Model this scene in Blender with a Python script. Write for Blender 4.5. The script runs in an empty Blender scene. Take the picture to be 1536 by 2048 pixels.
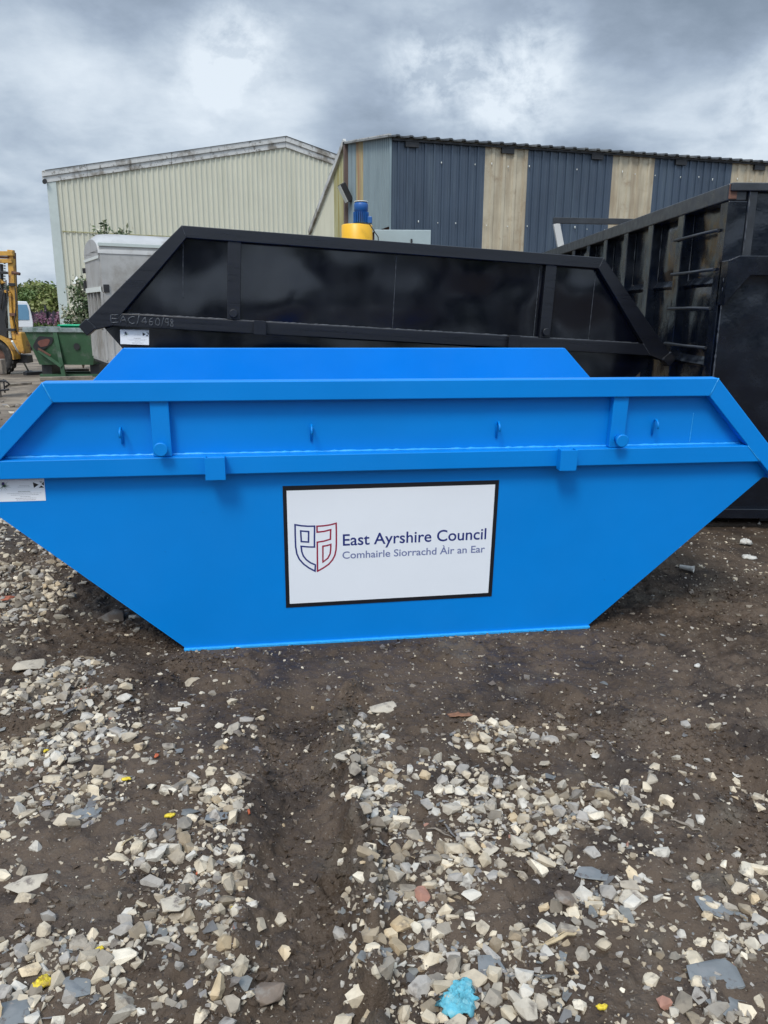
import bpy, bmesh, math, random
import numpy as np
from mathutils import Vector, Matrix, Euler
from math import radians as rad, sin, cos, pi, sqrt, tan
random.seed(7)
S = bpy.context.scene
COL = S.collection

# ------------------------------------------------------------------ camera
CAMH, PITCH, ROLL, FPX = 1.55, 14.65, 0.4, 1539.0
cam = bpy.data.cameras.new('camera'); camo = bpy.data.objects.new('camera', cam); COL.objects.link(camo)
cam.sensor_fit = 'VERTICAL'; cam.sensor_height = 24.0; cam.lens = 24.0*FPX/2048.0
cam.clip_start = 0.05; cam.clip_end = 3000
camo.matrix_world = Matrix.Translation((0, 0, CAMH)) @ Matrix.Rotation(rad(90-PITCH), 4, 'X') @ Matrix.Rotation(rad(ROLL), 4, 'Z')
S.camera = camo
S.view_settings.view_transform = 'Standard'; S.view_settings.look = 'None'
S.view_settings.exposure = 0.12; S.view_settings.gamma = 1.0
S.render.resolution_x = 768; S.render.resolution_y = 1024

# photo pixel (1536x2048) -> world, used only to read real positions off the photograph at known distances
def ray(x, y):
    u = x-768.; v = y-1024.; R = rad(ROLL)
    a = cos(R)*u+sin(R)*v; b = -sin(R)*u+cos(R)*v
    c, s = cos(rad(PITCH)), sin(rad(PITCH)); d = (a/FPX, 1., -b/FPX)
    return Vector((d[0], d[1]*c+d[2]*s, -d[1]*s+d[2]*c))
CO = Vector((0, 0, CAMH))
def onz(x, y, z=0.): d = ray(x, y); return CO+d*((z-CAMH)/d.z)
def ony(x, y, Y): d = ray(x, y); return CO+d*(Y/d.y)
def onx(x, y, X): d = ray(x, y); return CO+d*(X/d.x)
def onp(x, y, p, n): d = ray(x, y); return CO+d*((p-CO).dot(n)/d.dot(n))

# ------------------------------------------------------------------ world + sun
SUN_EL, SUN_AZ = 52., 200.      # azimuth clockwise from +Y: behind the camera, a little to its left
w = bpy.data.worlds.new('World'); S.world = w; w.use_nodes = True
nt = w.node_tree; N = nt.nodes; Lk = nt.links; N.clear()
def nn(t, **k):
    n = N.new(t)
    for a, b in k.items(): setattr(n, a, b)
    return n
def mth(op, a, b=None, c=None, clamp=False):
    n = N.new('ShaderNodeMath'); n.operation = op; n.use_clamp = clamp
    for i, v in enumerate((a, b, c)):
        if v is None: continue
        if isinstance(v, (int, float)): n.inputs[i].default_value = v
        else: Lk.new(v, n.inputs[i])
    return n.outputs[0]
sky = nn('ShaderNodeTexSky', sky_type='NISHITA', sun_disc=False)
sky.sun_elevation = rad(SUN_EL); sky.sun_rotation = rad(SUN_AZ); sky.dust_density = 1.5
bg1 = nn('ShaderNodeBackground'); bg1.inputs[1].default_value = 0.08; Lk.new(sky.outputs[0], bg1.inputs[0])
tc = nn('ShaderNodeTexCoord'); sep = nn('ShaderNodeSeparateXYZ'); Lk.new(tc.outputs['Generated'], sep.inputs[0])
dx, dy, dz = sep.outputs
zz = mth('ADD', mth('MAXIMUM', dz, 0.0), 0.16)
cmb = nn('ShaderNodeCombineXYZ')
Lk.new(mth('DIVIDE', dx, zz), cmb.inputs[0]); Lk.new(mth('DIVIDE', dy, zz), cmb.inputs[1]); Lk.new(mth('MULTIPLY', dz, 1.2), cmb.inputs[2])
def noise(vec, sc, det=6, rough=.55, dist=0., off=(0, 0, 0), stretch=(1, 1, 1)):
    m = nn('ShaderNodeMapping'); m.inputs['Location'].default_value = off; m.inputs['Scale'].default_value = stretch
    Lk.new(vec, m.inputs[0])
    n = nn('ShaderNodeTexNoise'); n.inputs['Scale'].default_value = sc; n.inputs['Detail'].default_value = det
    n.inputs['Roughness'].default_value = rough; n.inputs['Distortion'].default_value = dist
    Lk.new(m.outputs[0], n.inputs['Vector']); return n.outputs[0]
n1 = noise(cmb.outputs[0], 0.75, 8, .52, .1, (3.1, 1.7, 0.3))
n2 = noise(cmb.outputs[0], 2.2, 9, .56, .15, (1.3, 5.2, 2.0))
n3 = noise(tc.outputs['Generated'], 6.5, 9, .58, .15, (0.2, 0.1, 0.7), (1, 1, 1.9))
n4 = noise(tc.outputs['Generated'], 13.0, 8, .60, .15, (1.2, 2.1, 0.7), (1, 1, 1.3))
v = mth('ADD', mth('ADD', mth('MULTIPLY', n1, .44), mth('MULTIPLY', n2, .24)), mth('MULTIPLY', n3, .34))
v = mth('ADD', mth('MULTIPLY', mth('SUBTRACT', v, .5), 1.28), .5)
# brighter breaks in the cloud, by direction
def blob(px, py, width, amp, v):
    d = ray(px, py).normalized()
    vm = nn('ShaderNodeVectorMath', operation='DOT_PRODUCT'); Lk.new(tc.outputs['Generated'], vm.inputs[0]); vm.inputs[1].default_value = d
    g = mth('DIVIDE', mth('SUBTRACT', 1.0, vm.outputs['Value']), 0.5*width*width)     # (angle/width)^2
    e = mth('POWER', 2.718, mth('MULTIPLY', g, -1.0))
    e = mth('MULTIPLY', e, mth('MAXIMUM', mth('MULTIPLY', mth('SUBTRACT', n4, .38), 5.0), 0.15) if width < .07 else mth('ADD', 0.25, mth('MULTIPLY', n4, 1.5)))
    return mth('ADD', v, mth('MULTIPLY', e, amp))
for b in ((440, 125, .048, .23), (495, 85, .04, .18), (858, 135, .045, .30), (1050, 110, .05, .14), (560, 245, .07, .10), (1000, 190, .05, .14), (30, 130, .08, .11), (200, 190, .07, .09), (350, 235, .09, .10),
          (560, 260, .10, .07), (1050, 180, .06, .15), (1060, 20, .09, .10), (1440, 290, .10, .22), (1530, 200, .05, .12), (60, 545, .12, .20), (900, 230, .08, .06),
          (700, 60, .20, -.05), (620, 190, .10, -.07), (1300, 60, .18, -.05), (1130, 250, .08, .07), (760, 80, .08, .05), (1000, 280, .10, -.03), (180, 60, .09, -.06), (60, 270, .10, -.05), (60, 430, .10, -.05), (1280, 215, .12, -.06)):
    v = blob(*b, v)
cr = nn('ShaderNodeValToRGB'); Lk.new(v, cr.inputs[0]); e = cr.color_ramp.elements
e[0].position = .36; e[0].color = (.225, .285, .365, 1)
e[1].position = .80; e[1].color = (.76, .84, .92, 1)
for p, c in ((.44, (.285, .352, .445, 1)), (.51, (.355, .432, .54, 1)), (.58, (.45, .535, .64, 1)), (.67, (.60, .685, .78, 1))):
    q = e.new(p); q.color = c
# thinner, brighter cover high up and towards the sun
up = mth('SMOOTH_MIN', mth('MAXIMUM', mth('MULTIPLY', mth('SUBTRACT', dz, .36), 2.2), 0.0), 1.0, .1)
back = mth('MAXIMUM', mth('MULTIPLY', dy, -1.0), 0.0)
gain = mth('ADD', 1.0, mth('ADD', mth('MULTIPLY', up, 1.95), mth('MULTIPLY', back, 1.1)))
bg2 = nn('ShaderNodeBackground'); Lk.new(cr.outputs[0], bg2.inputs[0]); Lk.new(gain, bg2.inputs[1])
mx = nn('ShaderNodeMixShader'); mx.inputs[0].default_value = .92
Lk.new(bg1.outputs[0], mx.inputs[1]); Lk.new(bg2.outputs[0], mx.inputs[2])
wo = nn('ShaderNodeOutputWorld'); Lk.new(mx.outputs[0], wo.inputs[0])
sl = bpy.data.lights.new('sun', 'SUN'); sl.energy = 2.0; sl.angle = rad(16); sl.color = (1, .93, .84)
so = bpy.data.objects.new('sun', sl); COL.objects.link(so)
az = rad(SUN_AZ); el = rad(SUN_EL)
sd = Vector((sin(az)*cos(el), cos(az)*cos(el), sin(el)))
so.rotation_euler = sd.to_track_quat('Z', 'Y').to_euler(); so.location = (0, -5, 20)

# ------------------------------------------------------------------ material helper
def mat(name, col, rough=.6, metal=0., spec=.5, var=0., vscale=3., col2=None, c2scale=4., c2lo=.5, c2hi=.65, streak=None,
        bump=0., bscale=60., bdist=.002, rvar=0., wave=0., wscale=2., col3=None, c3scale=12., c3lo=.62, c3hi=.7, attr=None, stretch=(1, 1, 1), coat=0.):
    m = bpy.data.materials.new(name); m.use_nodes = True; t = m.node_tree; n = t.nodes; l = t.links
    b = n['Principled BSDF']; b.inputs['Metallic'].default_value = metal; b.inputs['Specular IOR Level'].default_value = spec
    b.inputs['Coat Weight'].default_value = coat
    tc = n.new('ShaderNodeTexCoord')
    def noi(sc, det=5, ro=.6, off=0, st=(1, 1, 1)):
        mp = n.new('ShaderNodeMapping'); mp.inputs['Location'].default_value = (off, off*.7, -off); mp.inputs['Scale'].default_value = st
        l.new(tc.outputs['Object'], mp.inputs[0])
        q = n.new('ShaderNodeTexNoise'); q.inputs['Scale'].default_value = sc; q.inputs['Detail'].default_value = det; q.inputs['Roughness'].default_value = ro
        l.new(mp.outputs[0], q.inputs['Vector']); return q.outputs[0]
    def ramp(f, a, bb, lo=0., hi=1.):
        r = n.new('ShaderNodeMapRange'); r.inputs[1].default_value = a; r.inputs[2].default_value = bb; r.inputs[3].default_value = lo; r.inputs[4].default_value = hi
        l.new(f, r.inputs[0]); return r.outputs[0]
    def mixc(f, a, bb, mode='MIX'):
        x = n.new('ShaderNodeMix'); x.data_type = 'RGBA'; x.blend_type = mode
        for s, vv in ((0, f), (6, a), (7, bb)):
            if isinstance(vv, (int, float)): x.inputs[s].default_value = vv
            elif isinstance(vv, tuple): x.inputs[s].default_value = (*vv, 1)
            else: l.new(vv, x.inputs[s])
        return x.outputs[2]
    c = tuple(col)
    if attr:
        a = n.new('ShaderNodeAttribute'); a.attribute_name = attr; c = a.outputs['Color']
    if var:
        f = ramp(noi(vscale, 6, .6, 3, stretch), .3, .7, 1-var, 1+var)
        g = n.new('ShaderNodeCombineColor'); [l.new(f, g.inputs[i]) for i in range(3)]
        c = mixc(1.0, c, g.outputs[0], 'MULTIPLY')
    if col2: c = mixc(ramp(noi(c2scale, 8, .65, 11, stretch), c2lo, c2hi), c, tuple(col2))
    if col3: c = mixc(ramp(noi(c3scale, 8, .7, 23), c3lo, c3hi), c, tuple(col3))
    if streak: c = mixc(ramp(noi(streak[1], 6, .6, 31, (1, 1, .08)), streak[2], streak[3]), c, tuple(streak[0]))
    if isinstance(c, tuple): b.inputs['Base Color'].default_value = (*c, 1)
    else: l.new(c, b.inputs['Base Color'])
    if rvar: l.new(ramp(noi(vscale*1.7, 6, .6, 41, stretch), .3, .7, max(rough-rvar, .02), min(rough+rvar, 1)), b.inputs['Roughness'])
    else: b.inputs['Roughness'].default_value = rough
    last = None
    for st, sc, ds in ((bump, bscale, bdist), (wave, wscale, .11)):
        if st:
            bp = n.new('ShaderNodeBump'); bp.inputs['Strength'].default_value = st; bp.inputs['Distance'].default_value = ds
            l.new(noi(sc, 4 if ds < .05 else 2, .6, 51), bp.inputs['Height'])
            if last: l.new(last, bp.inputs['Normal'])
            last = bp.outputs[0]
    if last: l.new(last, b.inputs['Normal'])
    return m
M = {}
M['blue'] = mat('blue_paint', (.0, .218, .665), .40, var=.04, vscale=1.6, rvar=.07, bump=.12, bscale=220, bdist=.0006, wave=.05, wscale=2.5,
                col3=(.004, .14, .50), c3scale=30, c3lo=.68, c3hi=.75, spec=.3)
M['blueweld'] = mat('blue_weld', (.03, .36, .78), .3, var=.15, vscale=60, bump=.8, bscale=180, bdist=.002)
M['black'] = mat('black_gloss', (.0018, .0023, .0055), .15, var=.25, vscale=3, rvar=.05, bump=.06, bscale=160, bdist=.0006, wave=1., wscale=.8, spec=.55)
M['blackrail'] = mat('black_rail', (.006, .007, .011), .34, var=.2, vscale=6, rvar=.1, bump=.3, bscale=120, bdist=.001, spec=.5, stretch=(.2, 1, 4))
M['weld'] = mat('black_weld', (.055, .06, .068), .3, var=.3, vscale=80, bump=1, bscale=200, bdist=.002)
M['steelblack'] = mat('container_black', (.003, .005, .010), .21, var=.35, vscale=4, rvar=.12, bump=.35, bscale=30, bdist=.004, wave=.4, wscale=1.8, col3=(.045, .05, .058), c3scale=9, c3lo=.68, c3hi=.86)
M['railgrey'] = mat('container_rail', (.028, .031, .036), .38, var=.35, vscale=7, rvar=.12, bump=.4, bscale=50, bdist=.002, col3=(.10, .05, .035), c3scale=5, c3lo=.72, c3hi=.8)
M['rust'] = mat('rusty_steel', (.12, .055, .035), .75, var=.4, vscale=14, bump=.5, bscale=90)
M['white'] = mat('sign_white', (.80, .83, .87), .3, var=.02, vscale=2)
M['signblack'] = mat('sign_black', (.010, .010, .014), .35)
M['navy'] = mat('print_navy', (.014, .026, .17), .35)
M['lilac'] = mat('print_lilac', (.16, .19, .36), .35)
M['crimson'] = mat('print_crimson', (.30, .008, .045), .35)
M['printgrey'] = mat('print_grey', (.22, .23, .27), .5)
M['thistle'] = mat('print_thistle', (.05, .11, .07), .5)
M['purple'] = mat('print_purple', (.03, .02, .12), .5)
M['cream'] = mat('cream_cladding', (.545, .535, .43), .55, var=.05, vscale=.5, streak=((.44, .44, .34), 1.6, .55, .8), bump=.1, bscale=8)
M['creamalgae'] = mat('cream_algae_cladding', (.36, .35, .20), .6, var=.12, vscale=.8, streak=((.28, .24, .08), 3.5, .5, .62), bump=.15, bscale=10)
M['fascia'] = mat('weathered_fascia', (.52, .52, .50), .7, var=.1, vscale=2, col2=(.22, .20, .17), c2scale=1.3, c2lo=.5, c2hi=.62, col3=(.16, .15, .13), c3scale=6, c3lo=.56, c3hi=.64)
M['flash'] = mat('pale_flashing', (.47, .52, .49), .5, var=.06)
M['navyclad'] = mat('dark_blue_cladding', (.040, .060, .090), .46, var=.16, vscale=.8, rvar=.08, streak=((.062, .088, .118), 3.5, .5, .68), bump=.15, bscale=20)
M['greyclad'] = mat('grey_cladding', (.21, .27, .29), .45, var=.08, vscale=1, streak=((.15, .20, .22), 4, .5, .7), metal=.1)
M['tanclad'] = mat('stained_rooflight_sheet', (.42, .37, .27), .6, var=.14, vscale=2.2, streak=((.26, .20, .13), 4, .46, .66), col3=(.27, .21, .14), c3scale=3.2, c3lo=.55, c3hi=.72)
M['orangeclad'] = mat('yellowed_sheet', (.36, .30, .16), .6, var=.1, vscale=2, streak=((.30, .18, .10), 3, .5, .6))
M['roofdark'] = mat('roof_sheet', (.045, .050, .055), .6, var=.3, vscale=3, col2=(.13, .13, .12), c2scale=2)
M['roofgrey'] = mat('cement_roof', (.30, .30, .29), .8, var=.15, vscale=2)
M['brick'] = mat('dark_brick', (.14, .07, .055), .85, var=.3, vscale=6)
M['post'] = mat('brown_post', (.13, .09, .075), .7, var=.2, vscale=4)
M['dark'] = mat('dark_steel', (.018, .018, .020), .5, var=.3, vscale=9, bump=.2)
M['rubber'] = mat('rubber', (.022, .021, .020), .8, var=.4, vscale=12, col2=(.10, .09, .08), c2scale=7, bump=.3)
M['yellow'] = mat('worn_yellow_paint', (.50, .27, .045), .55, var=.2, vscale=5, col2=(.20, .09, .04), c2scale=6, c2lo=.50, c2hi=.64, col3=(.05, .045, .04), c3scale=10, c3lo=.63, c3hi=.7)
M['drumyellow'] = mat('bright_yellow_paint', (.80, .43, .012), .4, var=.05)
M['motorblue'] = mat('motor_blue', (.015, .10, .34), .4, var=.1)
M['cabgrey'] = mat('cabinet_grey', (.33, .40, .41), .45, var=.06)
M['alu'] = mat('dull_aluminium', (.44, .43, .41), .48, metal=.35, var=.12, vscale=2, col2=(.30, .28, .25), c2scale=1.5, bump=.12, bscale=9, bdist=.01, streak=((.34, .32, .29), 5, .58, .8))
M['green'] = mat('worn_green_paint', (.032, .088, .042), .5, var=.25, vscale=3, col2=(.10, .13, .10), c2scale=3.5, c2lo=.56, c2hi=.68, col3=(.10, .045, .03), c3scale=3, c3lo=.63, c3hi=.7, bump=.3, bscale=20)
M['greenrim'] = mat('scraped_rim', (.22, .26, .26), .5, var=.3, vscale=7, col2=(.07, .12, .09), c2scale=6)
M['netgreen'] = mat('bright_green_plastic', (.01, .36, .17), .4)
M['redpatch'] = mat('red_oxide', (.14, .05, .038), .7, var=.2, vscale=10)
M['glassdark'] = mat('dark_glass', (.02, .03, .035), .08, spec=.8)
M['glassblue'] = mat('blue_glass', (.13, .26, .38), .12, spec=.6, var=.1)
M['vanwhite'] = mat('van_white', (.66, .68, .70), .35)
M['timber'] = mat('grey_timber', (.22, .185, .145), .85, var=.25, vscale=9, bump=.5, bscale=40, col2=(.12, .10, .085), c2scale=6)
M['splinter'] = mat('split_wood', (.42, .33, .20), .85, var=.25, vscale=40, bump=.4, bscale=200)
M['lamp'] = mat('lamp_casing', (.62, .64, .60), .5)
M['flower'] = mat('pale_buddleia_bloom', (.55, .52, .40), .8)
M['pink'] = mat('pink_bloom', (.22, .10, .16), .8, var=.2)
M['leafdark'] = mat('dark_leaf', (.040, .072, .026), .6, var=.4, vscale=1.2, attr='tint')
M['stone'] = mat('stone', (.3, .3, .3), .78, attr='tint', var=.20, vscale=28, bump=.35, bscale=150, bdist=.0015, col2=(.10, .078, .062), c2scale=20, c2lo=.55, c2hi=.72)
M['slate'] = mat('slate', (.155, .163, .162), .55, var=.16, vscale=16, bump=.3, bscale=110, bdist=.001, rvar=.1, col2=(.20, .20, .195), c2scale=11, c2lo=.55, c2hi=.7, col3=(.09, .07, .058), c3scale=24, c3lo=.56, c3hi=.64)
M['rock'] = mat('pale_rock', (.44, .385, .30), .8, var=.14, vscale=22, bump=.4, bscale=110, bdist=.0015, col2=(.17, .14, .115), c2scale=22, c2lo=.56, c2hi=.66)
M['rockdark'] = mat('muddy_rock', (.16, .12, .088), .7, var=.25, vscale=18, bump=.4, bscale=90, bdist=.002, col2=(.25, .23, .2), c2scale=14)
M['brickbit'] = mat('brick_fragment', (.36, .11, .06), .8, var=.25, vscale=40, bump=.4, bscale=120)
M['rag'] = mat('turquoise_cloth', (.10, .36, .44), .85, col2=(.22, .46, .50), c2scale=40, var=.4, vscale=25, bump=.5, bscale=150, bdist=.002)
M['yellowbit'] = mat('yellow_scrap', (.62, .47, .03), .7, var=.4, vscale=90, col2=(.3, .2, .05), c2scale=70)
M['orangebit'] = mat('orange_scrap', (.42, .10, .04), .6, var=.2, vscale=60)
M['clay'] = mat('orange_clay', (.20, .095, .05), .8, var=.3, vscale=60)
M['paper'] = mat('pale_litter', (.5, .48, .43), .7, var=.2, vscale=40)

# ------------------------------------------------------------------ object helpers
def props(o, label=None, cat=None, group=None, kind=None):
    if label: o['label'] = label
    if cat: o['category'] = cat
    if group: o['group'] = group
    if kind: o['kind'] = kind
    return o
def empty(name, loc=(0, 0, 0), rot=(0, 0, 0), label=None, cat=None, group=None):
    o = bpy.data.objects.new(name, None); COL.objects.link(o); o.location = loc; o.rotation_euler = rot
    o.empty_display_size = .2
    return props(o, label, cat, group)
class MB:
    def __init__(s): s.v = []; s.f = []; s.mi = []; s.sm = []
    def add(s, vs, fs, mi=0, sm=False):
        b = len(s.v); s.v += [tuple(x) for x in vs]; s.f += [tuple(i+b for i in f) for f in fs]; s.mi += [mi]*len(fs); s.sm += [sm]*len(fs); return s
    def box(s, a, b, mi=0, T=None):
        (x0, y0, z0), (x1, y1, z1) = a, b
        vs = [Vector(p) for p in ((x0, y0, z0), (x1, y0, z0), (x1, y1, z0), (x0, y1, z0), (x0, y0, z1), (x1, y0, z1), (x1, y1, z1), (x0, y1, z1))]
        if T: vs = [T @ p for p in vs]
        return s.add(vs, [(0, 3, 2, 1), (4, 5, 6, 7), (0, 1, 5, 4), (1, 2, 6, 5), (2, 3, 7, 6), (3, 0, 4, 7)], mi)
    def prism(s, poly, f0, f1, mi=0):      # poly of 2-D points; f0/f1 map (u,v) to 3-D on the two faces
        n = len(poly); a = [f0(*p) for p in poly]; b = [f1(*p) for p in poly]
        return s.add(a+b, [tuple(range(n))[::-1], tuple(range(n, 2*n))]+[(i, (i+1) % n, n+(i+1) % n, n+i) for i in range(n)], mi)
    def tube(s, pts, r, n=8, mi=0, caps=True, sm=True):
        pts = [Vector(p) for p in pts]; R = r if isinstance(r, (list, tuple)) else [r]*len(pts)
        vs = []; ref = None
        for i, p in enumerate(pts):
            t = (pts[min(i+1, len(pts)-1)]-pts[max(i-1, 0)]).normalized()
            if ref is None: ref = Vector((0, 0, 1)) if abs(t.z) < .9 else Vector((1, 0, 0))
            a = (ref-t*ref.dot(t)).normalized(); ref = a; b = t.cross(a)
            vs += [p+(a*cos(2*pi*k/n)+b*sin(2*pi*k/n))*R[i] for k in range(n)]
        m = len(pts)
        s.add(vs, [(i*n+k, i*n+(k+1) % n, (i+1)*n+(k+1) % n, (i+1)*n+k) for i in range(m-1) for k in range(n)], mi, sm)
        if caps:
            o = len(s.v)-len(vs); s.f += [tuple(o+k for k in range(n))[::-1], tuple(o+(m-1)*n+k for k in range(n))]; s.mi += [mi]*2; s.sm += [False]*2
        return s
    def bar(s, p0, p1, wd, ht, mi=0, upv=(0, 0, 1)):
        p0 = Vector(p0); p1 = Vector(p1); t = (p1-p0); L = t.length; t.normalize()
        u = Vector(upv); sd = t.cross(u)
        if sd.length < 1e-4: u = Vector((0, 1, 0)); sd = t.cross(u)
        sd.normalize(); u = sd.cross(t)
        T = Matrix((( t.x, sd.x, u.x, p0.x), (t.y, sd.y, u.y, p0.y), (t.z, sd.z, u.z, p0.z), (0, 0, 0, 1)))
        return s.box((0, -wd/2, -ht/2), (L, wd/2, ht/2), mi, T)
    def lathe(s, prof, n=24, T=None, mi=0, sm=True):    # prof: (r,z)
        vs = []
        for r, z in prof: vs += [Vector((r*cos(2*pi*k/n), r*sin(2*pi*k/n), z)) for k in range(n)]
        if T: vs = [T @ p for p in vs]
        return s.add(vs, [(i*n+k, i*n+(k+1) % n, (i+1)*n+(k+1) % n, (i+1)*n+k) for i in range(len(prof)-1) for k in range(n)], mi, sm)
    def build(s, name, mats, parent=None, bevel=0., recalc=True, **k):
        me = bpy.data.meshes.new(name); me.from_pydata(s.v, [], s.f)
        for mm in (mats if isinstance(mats, (list, tuple)) else [mats]): me.materials.append(mm)
        me.polygons.foreach_set('material_index', s.mi); me.polygons.foreach_set('use_smooth', s.sm)
        if recalc:
            bm = bmesh.new(); bm.from_mesh(me); bmesh.ops.recalc_face_normals(bm, faces=bm.faces); bm.to_mesh(me); bm.free()
        me.update()
        o = bpy.data.objects.new(name, me); COL.objects.link(o)
        if parent: o.parent = parent
        if bevel:
            b = o.modifiers.new('bevel', 'BEVEL'); b.width = bevel; b.segments = 2; b.limit_method = 'ANGLE'; b.angle_limit = rad(35)
        return props(o, **k)
def npmesh(name, V, F, mats, cols=None, parent=None, smooth=False, mi=None, **k):      # V (n,3), F (m,3|4)
    me = bpy.data.meshes.new(name); V = np.asarray(V, np.float32); F = np.asarray(F, np.int32); n, q = F.shape
    me.vertices.add(len(V)); me.vertices.foreach_set('co', V.ravel())
    me.loops.add(n*q); me.loops.foreach_set('vertex_index', F.ravel())
    me.polygons.add(n); me.polygons.foreach_set('loop_start', np.arange(n, dtype=np.int32)*q)
    me.polygons.foreach_set('loop_total', np.full(n, q, np.int32))
    me.polygons.foreach_set('use_smooth', np.full(n, smooth))
    for mm in (mats if isinstance(mats, (list, tuple)) else [mats]): me.materials.append(mm)
    if mi is not None: me.polygons.foreach_set('material_index', np.asarray(mi, np.int32))
    if cols is not None:
        at = me.color_attributes.new('tint', 'FLOAT_COLOR', 'POINT'); c = np.ones((len(V), 4), np.float32); c[:, :3] = cols
        at.data.foreach_set('color', c.ravel())
    me.update(); me.validate()
    o = bpy.data.objects.new(name, me); COL.objects.link(o)
    if parent: o.parent = parent
    return props(o, **k)
def strip(pts, wd, closed=False):       # 2-D polyline -> list of quads (mitred), for lettering and the crest
    P = [Vector(p) for p in pts]; n = len(P); out = []
    for i in range(n):
        a = P[(i-1) % n] if (closed or i > 0) else None; c = P[(i+1) % n] if (closed or i < n-1) else None
        d1 = (P[i]-a).normalized() if a is not None else None; d2 = (c-P[i]).normalized() if c is not None else None
        if d1 is None: d1 = d2
        if d2 is None: d2 = d1
        n1 = Vector((-d1.y, d1.x)); n2 = Vector((-d2.y, d2.x)); m = (n1+n2)
        if m.length < .2: m = n1
        m.normalize(); k = wd/2/max(m.dot(n1), .5)
        out.append((P[i]+m*k, P[i]-m*k))
    m = n if closed else n-1
    return [(out[i][0], out[(i+1) % n][0], out[(i+1) % n][1], out[i][1]) for i in range(m)]
def textmesh(txt):
    cu = bpy.data.curves.new('t', 'FONT'); cu.body = txt; cu.size = 1; cu.fill_mode = 'FRONT'; cu.resolution_u = 4; cu.offset = .010
    o = bpy.data.objects.new('t', cu); COL.objects.link(o); bpy.context.view_layer.update()
    me = bpy.data.meshes.new_from_object(o.evaluated_get(bpy.context.evaluated_depsgraph_get()))
    V = [v.co.copy() for v in me.vertices]; F = [tuple(p.vertices) for p in me.polygons]
    bpy.data.objects.remove(o); bpy.data.meshes.remove(me); bpy.data.curves.remove(cu)
    return V, F
_RN = np.random.RandomState(3).rand(256, 256)
def vn(x, y, s=0):
    x = x+s*17.3; y = y+s*9.1
    xi = np.floor(x).astype(int); yi = np.floor(y).astype(int); fx = x-xi; fy = y-yi; fx = fx*fx*(3-2*fx); fy = fy*fy*(3-2*fy)
    g = lambda a, b: _RN[a & 255, b & 255]
    return (g(xi, yi)*(1-fx)+g(xi+1, yi)*fx)*(1-fy)+(g(xi, yi+1)*(1-fx)+g(xi+1, yi+1)*fx)*fy
def fbm(x, y, o=4, s=0):
    a = 0; k = .5
    for i in range(o): a = a+k*vn(x*2**i, y*2**i, s+i*3); k *= .5
    return a/(1-.5**o)

# ------------------------------------------------------------------ ground
RUT = np.array([(0.0, .10), (1.0, -.13), (1.39, -.175), (1.85, -.235), (2.49, -.315), (2.86, -.35), (3.1, -.30), (3.4, -.2), (4.2, -.1)])
def sstep(a, b, x): t = np.clip((x-a)/(b-a), 0, 1); return t*t*(3-2*t)
def height(x, y):
    x = np.asarray(x, float); y = np.asarray(y, float)
    near = 1-sstep(7, 11, y)
    h = (fbm(x*.35, y*.35, 3, 1)-.5)*.10*sstep(5.5, 9, np.hypot(x, y))+(fbm(x*1.3, y*1.3, 3, 5)-.5)*.03*near
    # tyre rut with a raised lip on its right side
    rx = np.interp(y, RUT[:, 0], RUT[:, 1]); d = x-rx+(vn(y*5, y*0, 3)-.5)*.05
    ry = (1-sstep(2.75, 3.2, y))*sstep(-.5, .5, y)
    h = h-.058*np.exp(-(d/.125)**4)*ry+.078*np.exp(-((d-.178)/.036)**2)*ry*(.25+1.1*vn(x*11, y*11, 7))+.012*np.exp(-((d+.19)/.06)**2)*ry
    # churned tracks to the right, running away from the camera
    for (x0, y0, x1, y1, wd, am) in ((.55, 2.85, 1.25, 1.95, .05, .020), (.75, 3.0, 1.75, 2.05, .06, .022), (.4, 2.6, .95, 2.0, .05, .012), (-.95, 3.05, -1.9, 2.3, .05, .04), (-.62, 3.1, -.95, 2.95, .04, .025)):
        vx, vy = x1-x0, y1-y0; L2 = vx*vx+vy*vy; t = np.clip(((x-x0)*vx+(y-y0)*vy)/L2, 0, 1)
        dd = np.hypot(x-x0-t*vx, y-y0-t*vy)+(vn(x*7, y*7, 9)-.5)*.06
        h = h+am*(np.exp(-(dd/wd)**2)-.8*np.exp(-((dd-2.2*wd)/wd)**2))
    # roughness of the mud: smooth just in front of the skip, cloddy elsewhere
    ro = .30+.9*fbm(x*1.1, y*1.1, 2, 11)
    ro = ro*(1-.6*np.exp(-((y-3.1)/.25)**2)*sstep(-.7, -.3, x)*(1-sstep(.9, 1.3, x)))
    ro = ro*(1+1.1*np.exp(-((d-.17)/.09)**2)*ry)
    cl = np.abs(fbm(x*17, y*17, 3, 21)-.5)
    h = h+ro*near*(.034*cl+.026*(vn(x*23, y*23, 31)-.5)+.014*(vn(x*48, y*48, 41)-.5)+.012*sstep(.52, .60, fbm(x*12, y*12, 3, 51)))
    # heap of hardcore on the left, spoil beside the skip
    h = h+.20*np.exp(-(((x+2.75)/.75)**2+((y-4.6)/.8)**2))+.05*np.exp(-(((x+1.75)/.35)**2+((y-4.3)/.4)**2))
    h = h+.10*np.exp(-(((x+6.0)/1.8)**2+((y-10.5)/1.2)**2))
    # level under the skip and packed against its bottom edge
    ca, sa = .9884, .1517; fu = (x-.056)*ca+(y-3.505)*sa; fv = -(x-.056)*sa+(y-3.505)*ca
    m = (1-sstep(1.02, 1.14, np.abs(fu)))*sstep(-.09, -.015, fv)*(1-sstep(1.9, 2.1, fv))
    h = h-.010*near
    return h*(1-m)-.009*m
def axis(a, b, st, far, k=1.12):
    c = list(np.arange(a, b, st)); s = st
    while c[-1] < far: s *= k; c.append(c[-1]+s)
    s = st
    while c[0] > -far: s *= k; c.insert(0, c[0]-s)
    return np.array(c)
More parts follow.
